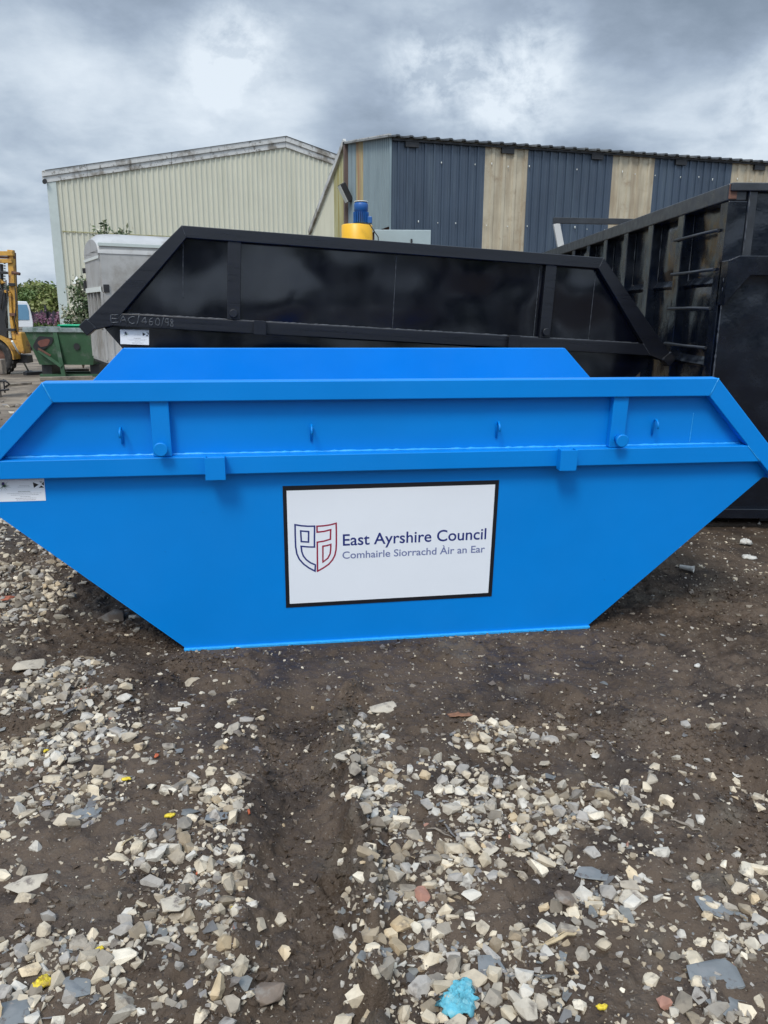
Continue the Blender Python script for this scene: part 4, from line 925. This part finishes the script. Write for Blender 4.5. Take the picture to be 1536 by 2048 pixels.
MB().lathe([(.001, mtop+.004), (mr*1.0, mtop+.004), (mr*1.0, mtop+.016), (.001, mtop+.016)], 24, T).build('rain_cap', M['lamp'], MC)
for sx_ in (-1, 1):
    for sy_ in (-1, 1): MB().bar((sx_*.2, sy_*.2, zt_-.7), (sx_*.34, sy_*.34, 0), .06, .06).build('leg', M['drumyellow'], MC)
q = MB(); q.tube([(.05, -.3, zt_+.0), (.2, -.32, zt_-.02), (.33, -.3, zt_-.2), (.35, -.25, zt_-.5)], .008, 6); q.build('cable', M['dark'], MC)
ca, cb = ony(749, 453, 13.2), ony(862, 460, 13.2)
CB = empty('cabinet', ((ca.x+cb.x)/2, 13.2, 0), (0, 0, rad(0)), 'pale grey steel cabinet right of the yellow drum', 'cabinet')
hw = (cb.x-ca.x)/2
MB().box((-hw, 0, 1.2), (hw, .6, cb.z)).build('casing', M['cabgrey'], CB, .008)
MB().box((hw*.28, -.02, cb.z-.42), (hw*.28+.03, .0, cb.z-.14)).build('handle', M['dark'], CB)
for sx_ in (-1, 1): MB().box((sx_*hw*.9-.04, .05, 0), (sx_*hw*.9+.04, .55, 1.2)).build('leg', M['dark'], CB)

# ------------------------------------------------------------------ livestock trailer
tp = onz(199, 785); yt_ = rad(28.4)
tp = Vector((-5.27, 14.9, 0))
TR = empty('livestock_trailer', (tp.x, tp.y, 0), (0, 0, yt_), 'dull silver livestock trailer with a domed roof, left of the black skip', 'trailer')
LT, WT = 3.4, 1.75; zt2 = 2.70
q = MB(); q.box((0, 0, .55), (LT, .04, zt2)); q.build('side_panel', M['alu'], TR, .004)
MB().box((0, WT-.04, .55), (LT, WT, zt2)).build('side_panel', M['alu'], TR)
MB().box((LT-.04, .04, .55), (LT, WT-.04, zt2)).build('front_panel', M['alu'], TR)
MB().box((0, .04, .50), (LT, WT-.04, .56)).build('floor', M['dark'], TR)
# domed roof
vs = []; nr = 14
for x_, sc_ in ((-.03, .72), (.10, .95), (.3, 1.0), (LT-.3, 1.0), (LT-.1, .95), (LT+.02, .72)):
    for k in range(nr+1):
        a = pi*k/nr; vs.append((x_, WT/2-cos(a)*(WT/2+.015), zt2-.16+abs(sin(a))**.85*.41*sc_))
n = nr+1; q = MB(); q.add(vs, [(i*n+k, i*n+k+1, (i+1)*n+k+1, (i+1)*n+k) for i in range(5) for k in range(nr)], 0, True)
q.add(vs[:n], [tuple(range(n))]); q.add(vs[-n:], [tuple(range(n))[::-1]]); q.build('roof', M['alu'], TR)
MB().box((-.02, -.025, zt2-.03), (LT+.01, .0, zt2+.03)).build('roof_trim', M['flash'], TR, .004)
# rear: curved upper door, open slatted part and ramp
q = MB()
q.box((-.03, .03, 1.95), (.0, WT-.03, zt2-.10)); q.build('upper_door', M['alu'], TR)
MB().box((-.05, .0, 2.45), (-.03, WT, 2.50)).build('door_trim', M['lamp'], TR)
MB().box((-.06, .0, 1.86), (-.02, WT, 1.95)).build('door_sill', M['lamp'], TR)
for y_ in (.0, .45, .9, 1.3, WT-.07): MB().box((-.035, y_, .6), (.015, y_+.06, 1.86)).build('gate_bar', M['alu'], TR)
MB().box((-.02, .03, .55), (.0, WT-.03, 1.15)).build('ramp', M['alu'], TR)
MB().box((.04, .1, 1.2), (.06, WT-.1, 1.85)).build('opening_shade_sheet', M['glassdark'], TR)  # solid dark sheet standing in for the shade inside the open gate
for z_ in (2.25, 2.0, 1.9): MB().box((-.08, WT-.02, z_), (-.02, WT+.06, z_+.1)).build('hinge', M['dark'], TR)
MB().box((.02, -.03, 1.85), (.12, -.001, 1.99)).build('latch', M['dark'], TR)
for x_ in (.06, .22, .38, .56): MB().box((x_, -.03, .55), (x_+.06, -.001, 1.42)).build('side_rib', M['alu'], TR)
q = MB(); q.tube([(.42, -.03, 1.72), (.42, -.03, 1.98), (.44, -.03, 2.04), (.56, -.03, 2.06), (1.2, -.03, 2.06), (1.26, -.03, 2.0), (1.26, -.03, 1.72)], .03, 8); q.build('vent_frame', M['dark'], TR)
MB().box((.44, -.02, 1.72), (1.24, -.005, 2.04)).build('vent', M['glassdark'], TR)
for x_ in (.95, 1.8):
    q = MB(); T = Matrix.Translation((x_, -.02, .36)) @ Matrix.Rotation(rad(90), 4, 'X'); q.lathe([(.001, .08), (.2, .08), (.22, .10), (.33, .10), (.36, .05), (.36, -.05), (.33, -.1), (.001, -.1)], 28, T); q.build('wheel', M['rubber'], TR)
vs = []; q = MB()
for k in range(13):
    a = pi*k/12; vs += [(.55-cos(a)*.5, -.26, .45+sin(a)*.33), (.55-cos(a)*.5, .0, .45+sin(a)*.33), (.55-cos(a)*.47, -.26, .45+sin(a)*.30)]
q.add(vs, [(3*k, 3*k+3, 3*k+4, 3*k+1) for k in range(12)]+[(3*k, 3*k+2, 3*k+5, 3*k+3) for k in range(12)], 0, True)
q.add([vs[3*k] for k in range(13)], [tuple(range(13))]); q.build('mudguard', M['alu'], TR)

# ------------------------------------------------------------------ green tipping skip
g0, g1 = ony(52, 655, 18.0), ony(189, 655, 18.0)
GS = empty('tipping_skip', ((g0.x+g1.x)/2, 18.0, 0), (0, 0, rad(4)), 'worn green tipping skip with a red oxide patch beside the yellow forklift', 'skip')
hw = (g1.x-g0.x)/2+.02; zt3 = g0.z; zb3 = ony(100, 730, 18).z
def wedge(x0, x1, y0, y1, X0, X1, Y0, Y1, z0, z1): return [(x0, y0, z0), (x1, y0, z0), (x1, y1, z0), (x0, y1, z0), (X0, Y0, z1), (X1, Y0, z1), (X1, Y1, z1), (X0, Y1, z1)]
q = MB(); q.add(wedge(-hw+.22, hw-.17, .10, 1.0, -hw, hw, 0, 1.3, zb3, zt3-.10), [(0, 3, 2, 1), (0, 1, 5, 4), (1, 2, 6, 5), (2, 3, 7, 6), (3, 0, 4, 7)])
o = q.build('body', M['green'], GS, recalc=False); o.modifiers.new('thick', 'SOLIDIFY').thickness = .02
for a, b in (((-hw-.03, -.04, zt3-.10), (hw+.03, .02, zt3)), ((-hw-.03, 1.28, zt3-.10), (hw+.03, 1.34, zt3)), ((-hw-.03, .02, zt3-.10), (-hw+.03, 1.28, zt3)), ((hw-.03, .02, zt3-.10), (hw+.03, 1.28, zt3))):
    MB().box(a, b).build('rim', M['greenrim'], GS, .006)
MB().bar((-.12, .0, zt3-.1), (-.02, .0, .03), .06, .09, upv=(1, 0, 0)).build('stiffener', M['green'], GS)
MB().bar((-.52, -.02, zt3-.50), (-.04, -.03, .26), .05, .07, upv=(1, 0, 0)).build('release_lever', M['green'], GS)
MB().bar((-.52, -.05, zt3-.46), (-.26, -.05, zt3-.62), .03, .04, upv=(1, 0, 0)).build('lever_handle', M['rust'], GS)
T = Matrix.Translation((-.40, .005, zt3-.34)) @ Matrix.Rotation(rad(94), 4, 'X')
vs = [T @ Vector(((.13+.02*sin(3*a))*cos(a), (.10+.02*cos(2*a))*sin(a)+cos(a)*.03, .0)) for a in [i*2*pi/24 for i in range(24)]]; MB().add(vs, [tuple(range(24))]).build('paint_patch', M['redpatch'], GS, recalc=False)
vs = [T @ Vector(((.23+.03*sin(2*a))*cos(a)-.02, (.15+.03*cos(3*a))*sin(a)+cos(a)*.06, -.006)) for a in [i*2*pi/24 for i in range(24)]]; MB().add(vs, [tuple(range(24))]).build('scorch_mark', M['dark'], GS, recalc=False)
T = Matrix.Translation((.32, .02, zt3-.42)) @ Matrix.Rotation(rad(94), 4, 'X'); vs = [T @ Vector((.07*cos(a), .08*sin(a), .0)) for a in [i*2*pi/16 for i in range(16)]]; MB().add(vs, [tuple(range(16))]).build('scorch_mark', M['dark'], GS, recalc=False)
for x_ in (-.48, .62): MB().box((x_-.11, .25, .06), (x_+.11, .85, zb3)).build('support', M['dark'], GS)
for y_ in (.15, .95): MB().box((-.62, y_, 0), (1.0, y_+.12, .07)).build('base_rail', M['green'], GS)
nb = ony(157, 651, 17.9); ng = empty('plastic_crate_lid', (nb.x-.12, 18.35, zt3-.03), (0, 0, rad(3)), 'bright green plastic tray on top of the green skip', 'tray')
q = MB(); q.add(wedge(-.36, .36, -.22, .22, -.40, .40, -.26, .26, .0, .075), [(0, 3, 2, 1), (0, 1, 5, 4), (1, 2, 6, 5), (2, 3, 7, 6), (3, 0, 4, 7)]); o = q.build('tray_shell', M['netgreen'], ng, recalc=False); o.modifiers.new('thick', 'SOLIDIFY').thickness = .012
q = MB(); q.tube([(-.42, -.28, .08), (.42, -.28, .08), (.42, .28, .08), (-.42, .28, .08), (-.42, -.28, .08)], .018, 8); q.build('tray_rim', M['netgreen'], ng)

# ------------------------------------------------------------------ yellow forklift, cut by the left edge
FY = 18.9
def fpt(px, py, Y=FY): return ony(px, py, Y)
fo = Vector((fpt(20, 740).x, FY, 0))
FK = empty('forklift', fo, (0, 0, 0), 'worn yellow forklift with a black cab at the left edge', 'forklift')
def fl(px, py, dy=0.): q = ony(px, py, FY+dy)-fo; return Vector((q.x, dy, q.z))
def barpx(nm, m, x0, y0, x1, y1, w_, t=.1, dy=0., bev=.006): MB().bar(fl(x0, y0, dy), fl(x1, y1, dy), t, w_, upv=(1, 0, 0) if abs(y1-y0) > abs(x1-x0) else (0, 0, 1)).build(nm, m, FK, bev)
barpx('mast_rail', M['yellow'], 22, 500, 30, 666, .13, .12)
barpx('mast_rail', M['rust'], 27, 505, 33, 668, .05, .16, .03)
barpx('mast_rail', M['yellow'], -22, 500, -16, 666, .13, .12)
barpx('mast_crossbar', M['yellow'], -20, 507, 27, 507, .10, .1, -.07)
barpx('mast_crossbar', M['yellow'], -20, 522, 25, 522, .09, .1, -.07)
barpx('mast_crossbar', M['rust'], -20, 514, 20, 515, .05, .1, -.02)
barpx('lift_cylinder', M['dark'], 3, 528, 5, 640, .06, .06)
q = MB(); r_ = random.Random(1)
for i in range(14):
    a = fl(9, 528+i*5.2, .02); q.box((a.x-.02, a.y, a.z), (a.x+.02, a.y+.02, a.z+.035))
q.build('lift_chain', M['lamp'], FK)
q = MB(); a = fl(24, 545, -.05); q.tube([a, fl(40, 548, -.05)], .035, 10); q.build('tilt_pin', M['rust'], FK, 0)
q = MB(); q.box(tuple(fl(24, 566, .04)), tuple(fl(31, 553, .16))); q.build('side_bracket', M['dark'], FK)
q = MB(); q.prism([(fl(-20, 576).x, fl(0, 576).z), (fl(14, 570).x, fl(14, 566).z), (fl(0, 558).x, fl(0, 556).z), (fl(-20, 556).x, fl(0, 556).z)], lambda u, v: Vector((u, -.12, v)), lambda u, v: Vector((u, -.02, v))); q.build('carriage_guard', M['yellow'], FK, .01)
q = MB(); q.prism([tuple(fl(*p).xz) for p in ((-25, 584), (13, 578), (17, 650), (16, 700), (-25, 700))], lambda u, v: Vector((u, -.06, v)), lambda u, v: Vector((u, .3, v))); q.build('cab_panel', M['dark'], FK, .02)
barpx('cab_pillar', M['yellow'], 9, 582, 20, 586, .06, .06, -.09)
barpx('cab_pillar', M['yellow'], 20, 586, 23, 640, .06, .06, -.09)
barpx('cab_pillar', M['yellow'], 23, 640, 29, 678, .07, .06, -.09)
q = MB(); q.prism([tuple(fl(*p).xz) for p in ((13, 594), (20, 592), (24, 676), (18, 676))], lambda u, v: Vector((u, -.02, v)), lambda u, v: Vector((u, .0, v))); q.build('cab_window', M['flash'], FK)
q = MB(); q.prism([tuple(fl(*p).xz) for p in ((30, 664), (46, 664), (48, 680), (53, 708), (34, 703), (27, 690))], lambda u, v: Vector((u, -.1, v)), lambda u, v: Vector((u, .3, v))); q.build('counterweight', M['yellow'], FK, .03)
q = MB(); q.prism([tuple(fl(*p).xz) for p in ((27, 708), (54, 711), (56, 726), (27, 726))], lambda u, v: Vector((u, -.0, v)), lambda u, v: Vector((u, .3, v))); q.build('chassis', M['dark'], FK, .01)
wc = fl(-8, 714, -.15); T = Matrix.Translation(wc) @ Matrix.Rotation(rad(90), 4, 'X'); R_ = .45
q = MB(); q.lathe([(.001, .02), (.20, .02), (.24, .0)], 30, T); q.build('wheel_rim', M['rust'], FK)
q = MB(); q.lathe([(.235, .05), (.30, .13), (.42, .14), (R_, .09), (R_, -.13), (.3, -.15), (.2, -.1)], 36, T)
for k in range(24):
    q.box((R_-.02, -.03, -.11), (R_+.02, .03, .11), 0, T @ Matrix.Rotation(2*pi*k/24, 4, 'Z'))
q.build('tyre', M['rubber'], FK)
q = MB(); vs = []
for k in range(11):
    a = rad(-5+k*12.); vs += [(wc.x+cos(a)*.52, wc.y-.2, wc.z+sin(a)*.52), (wc.x+cos(a)*.52, wc.y+.2, wc.z+sin(a)*.52), (wc.x+cos(a)*.49, wc.y-.2, wc.z+sin(a)*.49), (wc.x+cos(a)*.49, wc.y+.2, wc.z+sin(a)*.49)]
q.add(vs, [(4*k, 4*k+1, 4*k+5, 4*k+4) for k in range(10)]+[(4*k+2, 4*k+6, 4*k+7, 4*k+3) for k in range(10)]+[(4*k, 4*k+4, 4*k+6, 4*k+2) for k in range(10)]); q.build('mudguard', M['yellow'], FK, recalc=False)
pr0, pr1 = ony(24, 682, 18.5), onz(58, 745)
PR = empty('prop_pole', (pr1.x, pr1.y, 0), (0, 0, 0), 'slim white pole leaning against the yellow forklift', 'pole')
q = MB(); q.tube([Vector((0, 0, .02)), pr0-Vector((pr1.x, pr1.y, 0))], .024, 8); q.build('shaft', M['lamp'], PR)
q = MB(); q.lathe([(.001, .05), (.07, .05), (.12, .0), (.001, 0)], 14); q.build('foot', M['dark'], PR)
q = MB()
for (a, b_, c_, d_) in (((12, 560), (15, 600), (10, 640), (16, 665)), ((30, 575), (33, 610), (29, 640), (34, 668)), ((-4, 530), (-2, 560), (6, 585), (2, 620))): q.tube([fl(*a, -.12), fl(*b_, -.16), fl(*c_, -.14), fl(*d_, -.1)], .014, 6)
q.build('hydraulic_hose', M['rubber'], FK)
for (x0, y0, x1, y1, m_, dy_) in ((18, 572, 29, 566, 'dark', -.1), (20, 632, 31, 626, 'rust', -.12), (14, 662, 30, 657, 'dark', -.12), (-10, 548, 14, 543, 'dark', -.1)):
    a, b_ = fl(x0, y0, dy_), fl(x1, y1, dy_); q = MB(); q.box((a.x, dy_-.03, a.z), (b_.x, dy_+.05, b_.z)); q.build('mast_bracket', M[m_], FK, .005)
# grey timber post with an iron bracket, front left of the forklift
tpz = onz(12, 796); TPY = tpz.y
TP = empty('timber_post', (tpz.x-.08, TPY, 0), (0, 0, .1), 'weathered timber post with an iron clamp at the left edge', 'post')
hz = ony(5, 688, TPY).z
MB().box((-.16, -.05, 0), (-.02, .09, hz)).build('timber', M['timber'], TP, .01)
MB().box((-.20, -.08, .42), (.10, .12, .68)).build('timber_block', M['timber'], TP, .01)
q = MB(); q.tube([(.0, -.08, .30), (.14, -.10, .31), (.19, -.08, .25), (.12, -.08, .20)], .02, 8); q.tube([(.02, -.08, .14), (.18, -.1, .16)], .018, 8); q.tube([(.10, -.08, .34), (.10, -.08, .10)], .014, 8); q.build('iron_clamp', M['dark'], TP)
# timbers lying in the yard
def beam(px0, py0, px1, py1, w_, h_, m, label):
    a = onz(px0, py0); b = onz(px1, py1); mid = (a+b)/2; mid.z = float(height(mid.x, mid.y)); mb = MB(); d_ = b-a
    L_ = d_.length/2; o = None
    mb.box((-L_, -w_/2, 0), (L_, w_/2, h_)); o = mb.build('timber_baulk', M[m], None, .008, label=label, cat='timber', group='timbers lying in the yard'); o.location = mid; o.rotation_euler = (0, 0, math.atan2(d_.y, d_.x))
beam(50, 752, 100, 749, .16, .08, 'dark', 'dark plank on the ground left of the green skip base')
beam(118, 748, 178, 746, .12, .10, 'timber', 'grey timber under the green skip')
beam(15, 776, 62, 772, .10, .05, 'timber', 'pale broken timber lying in front of the green skip')
beam(80, 764, 186, 761, .14, .07, 'timber', 'long pale timber in front of the green skip')

# ------------------------------------------------------------------ far left: van, mesh fence, plants, trees
vp = ony(40, 640, 30.); VN = empty('van', (vp.x, 30, 0), (0, 0, rad(25)), 'white van with a blue-tinted window parked far behind the green skip', 'van')
def vl(px, py): q = ony(px, py, 30.); return (q.x-vp.x, q.z)
q = MB(); q.prism([vl(*p) for p in ((15, 606), (30, 602), (52, 603), (57, 613), (61, 630), (64, 645), (64, 655), (15, 655))], lambda u, v: Vector((u, 0, v)), lambda u, v: Vector((u, 1.7, v))); q.build('body', M['vanwhite'], VN, .03)
q = MB(); q.prism([vl(*p) for p in ((33, 609), (52, 609), (56, 622), (57, 640), (33, 640))], lambda u, v: Vector((u, -.02, v)), lambda u, v: Vector((u, .02, v))); q.build('windscreen', M['glassblue'], VN, .01)
for px in (25, 55):
    x_ = vl(px, 650)[0]; q = MB(); q.lathe([(.001, .08), (.2, .1), (.33, .1), (.34, -.1), (.001, -.1)], 22, Matrix.Translation((x_, .0, .34)) @ Matrix.Rotation(rad(90), 4, 'X')); q.build('wheel', M['rubber'], VN)
fa, fb = ony(58, 613, 36), ony(122, 618, 36)
FN = empty('screen_fence', (fa.x, 36, 0), (0, 0, 0), 'dark netting fence beyond the green skip', 'fence'); LF = fb.x-fa.x+1.5
q = MB(); nseg = 26; vs = []
for k in range(nseg+1):
    x_ = LF*k/nseg; top = fa.z-.15-.12*abs(sin(k*1.3))+.05*sin(k*2.7); vs += [(x_, .1*sin(k*1.1), 0), (x_, .1*sin(k*1.1), top)]
q.add(vs, [(2*k, 2*k+2, 2*k+3, 2*k+1) for k in range(nseg)]); q.build('netting', mat('dark_netting', (.028, .022, .035), .8, var=.5, vscale=4, col2=(.05, .04, .055), c2scale=6), FN, recalc=False)
for k in range(5): MB().box((LF*k/4-.04, -.05, 0), (LF*k/4+.04, .03, fa.z+.05)).build('fence_post', M['dark'], FN)

def leaves(n, fn, size, cols, seed, ratio=.55):
    """n small leaf quads at points from fn(rng) -> (p, ) ; returns V,F,C"""
    r = np.random.RandomState(seed); V = np.zeros((n, 4, 3)); C = np.zeros((n, 4, 3))
    P_ = fn(r, n); a = r.normal(size=(n, 3)); a /= np.linalg.norm(a, axis=1)[:, None]; b = np.cross(a, r.normal(size=(n, 3))); b /= np.linalg.norm(b, axis=1)[:, None]
    s = size*(.6+.8*r.rand(n))[:, None]
    V[:, 0] = P_-a*s; V[:, 1] = P_+b*s*ratio; V[:, 2] = P_+a*s; V[:, 3] = P_-b*s*ratio
    c = np.array(cols)[r.randint(len(cols), size=n)]*(.75+.5*r.rand(n))[:, None]; C[:] = c[:, None]
    F = np.arange(n*4).reshape(n, 4); return V.reshape(-1, 3), F, C.reshape(-1, 3)
M['leaf'] = mat('leaf', (.06, .1, .03), .6, attr='tint', spec=.3)
def tree(name, x, y, h, w_, label, group, seed, cols, nl=2600, leaf=.10, cat='tree'):
    r = np.random.RandomState(seed); root = empty(name, (x, y, 0), (0, 0, 0), label, cat, group)
    cl = []
    for i in range(16):
        a = r.rand()*6.28; rr = w_*.42*sqrt(r.rand()); z = h*(.28+.62*r.rand()); rr *= 1-.55*max(0, (z/h-.55)/.45); cl.append((rr*cos(a), rr*sin(a), z, w_*(.13+.12*r.rand())))
    cl.append((0, 0, h*.88, w_*.15)); cl = np.array(cl)
    def fn(r, n):
        k = r.randint(len(cl), size=n); d = r.normal(size=(n, 3)); d /= np.linalg.norm(d, axis=1)[:, None]; q = r.rand(n)[:, None]**.45
        return cl[k, :3]+d*q*cl[k, 3:4]*np.array([1, 1, .85])
    V, F, C = leaves(nl, fn, leaf, cols, seed); npmesh('crown', V, F, M['leaf'], C, root)
    mb = MB(); mb.tube([(0, 0, -.1), (.05, 0, h*.3), (.0, .05, h*.75)], [h*.03, h*.022, h*.006], 7)
    for c in cl[:9]: mb.tube([(.03, 0, h*(.2+.2*r.rand())), tuple(c[:3])], [h*.010, h*.003], 5)
    mb.build('trunk', M['timber'], root); return root
TG = [[(.10, .15, .045), (.13, .18, .055), (.07, .115, .035)], [(.07, .105, .04), (.055, .085, .035), (.085, .12, .045)], [(.17, .20, .06), (.13, .165, .05), (.18, .19, .075)]]
TT = 'trees beyond the yard'
for i, (px, top, yy, wd3, g, lb) in enumerate(((28, 575, 78, 5, 1, 'dark green tree showing just right of the forklift mast'), (45, 582, 70, 4.5, 0, 'small mid green tree above the white van'), (64, 570, 74, 5.0, 2, 'lighter yellow-green tree right of the van'),
        (80, 566, 80, 5.5, 0, 'tallest tree in the gap between forklift and warehouse'), (97, 574, 72, 5.0, 2, 'bushy olive-green tree beside the tallest one'), (112, 578, 84, 5.5, 1, 'dark tree next to the warehouse corner'),
        (10, 580, 82, 5, 1, 'dark tree partly behind the forklift mast'), (88, 592, 58, 4.5, 2, 'low olive shrub in front of the trees, over the netting'), (56, 594, 60, 4.5, 0, 'low green shrub behind the van'), (110, 596, 60, 4, 2, 'low olive shrub at the warehouse corner'))):
    p = ony(px, top, yy); tree('tree', p.x, yy, p.z, wd3, lb, TT, 200+i, TG[g], 2600, .16)
for i, (x_, y_, h_) in enumerate(((-52, 78, 6), (-60, 80, 7), (-68, 76, 6), (-45, 84, 6.5), (-75, 82, 7))):
    tree('tree', x_, y_, h_, 6.5, 'green tree beyond the yard, outside the left edge', TT, 230+i, TG[i % 3], 1500, .22)
# rosebay willowherb
def herb(px, py, Y, label, seed):
    p = ony(px, py, Y); root = empty('willowherb', (p.x, Y, 0), (0, 0, 0), label, 'plant', 'pink flowering plants by the netting'); h = p.z; r = random.Random(seed)
    mb = MB(); tips = []
    for k in range(4):
        a = r.random()*6.28; t = Vector((.22*cos(a), .22*sin(a), h*(.8+.2*r.random()))); mb.tube([(0, 0, 0), t*.6, t], [.015, .012, .006], 5); tips.append(t)
    mb.build('stem', M['timber'], root)
    fn = lambda r, n: np.array(tips)[r.randint(len(tips), size=n)]*(1-.28*r.rand(n)[:, None])+r.normal(size=(n, 3))*np.array([.04, .04, .03])
    V, F, C = leaves(110, fn, .05, [(.30, .09, .20), (.24, .07, .17)], seed); npmesh('flower_spike', V, F, M['pink'], None, root)
    fn = lambda r, n: np.array(tips)[r.randint(len(tips), size=n)]*(.1+.6*r.rand(n)[:, None])+r.normal(size=(n, 3))*np.array([.09, .09, .03])
    V, F, C = leaves(260, fn, .07, TG[0], seed+1); npmesh('foliage', V, F, M['leaf'], C, root)
for i, (px, py, l) in enumerate(((70, 619, 'pink willowherb closest to the van'), (82, 621, 'pink willowherb in the middle of the netting'), (92, 626, 'shorter pink willowherb right of the middle one'), (104, 630, 'low pink willowherb near the warehouse'), (114, 618, 'tall pink willowherb at the warehouse corner'))):
    herb(px, py, 34.5, l, 300+i)
# buddleia-like bushes round the trailer
def bush(name, x, y, h, spread, label, seed, ns=14, nl=1800, pale=500, group=None):
    root = empty(name, (x, y, 0), (0, 0, 0), label, 'bush', group); r = np.random.RandomState(seed); st = []; mb = MB()
    for k in range(ns):
        a = r.rand()*6.28; q = r.rand()**.6; top = np.array([cos(a)*spread*q, sin(a)*spread*q*.8, h*(1-.45*q*r.rand())]); md = np.array([top[0]*.35, top[1]*.35, top[2]*.55]); st.append((md, top)); mb.tube([(0, 0, 0), tuple(md), tuple(top)], [.02, .013, .004], 5)
    mb.build('stems', M['timber'], root); MD = np.array([s[0] for s in st]); TP_ = np.array([s[1] for s in st])
    def fn(r, n):
        k = r.randint(ns, size=n); t = r.rand(n)[:, None]**.7; return MD[k]*(1-t)+TP_[k]*t+r.normal(size=(n, 3))*.085
    V, F, C = leaves(nl, fn, .06, [(.085, .12, .05), (.12, .155, .08), (.06, .09, .04), (.17, .19, .11)], seed, .4); npmesh('foliage', V, F, M['leaf'], C, root)
    def fn2(r, n):
        k = r.randint(ns, size=n); t = .7+.32*r.rand(n)[:, None]; return MD[k]*(1-t)+TP_[k]*t+r.normal(size=(n, 3))*.06
    V, F, C = leaves(pale, fn2, .035, [(.5, .47, .36)], seed+5, .6); npmesh('blossom', V, F, M['flower'], C, root)
p = ony(176, 640, 19.6); bush('bush', p.x, 19.6, 2.35, .42, 'pale flowering bush growing beside the rear of the silver trailer', 41, 13, 1100, 260)
p = ony(158, 640, 21); bush('bush', p.x, 21, 1.55, .5, 'lower sprawling bush left of the silver trailer', 42, 11, 700, 300)
p = ony(224, 455, 18.5); bush('bush', p.x, 18.6, p.z+.05, .42, 'tall bush whose top shows above the silver trailer roof', 43, 14, 2200, 400)

for i, (x_, y_, h_) in enumerate(((-26, -30, 7.5), (-19, -33, 9), (-11, -29, 6.5), (-5, -34, 9.5), (2, -30, 7), (7.5, -32, 8.5), (14, -29, 6), (21, -33, 9), (29, -30, 8))):  # unseen tree row, added so the glossy black panels reflect something dark
    tree('tree', x_, y_, h_, 7.5, 'unseen green tree added behind the camera to darken reflections in the black panels', TT, 260+i, TG[i % 2], 2600, .34)
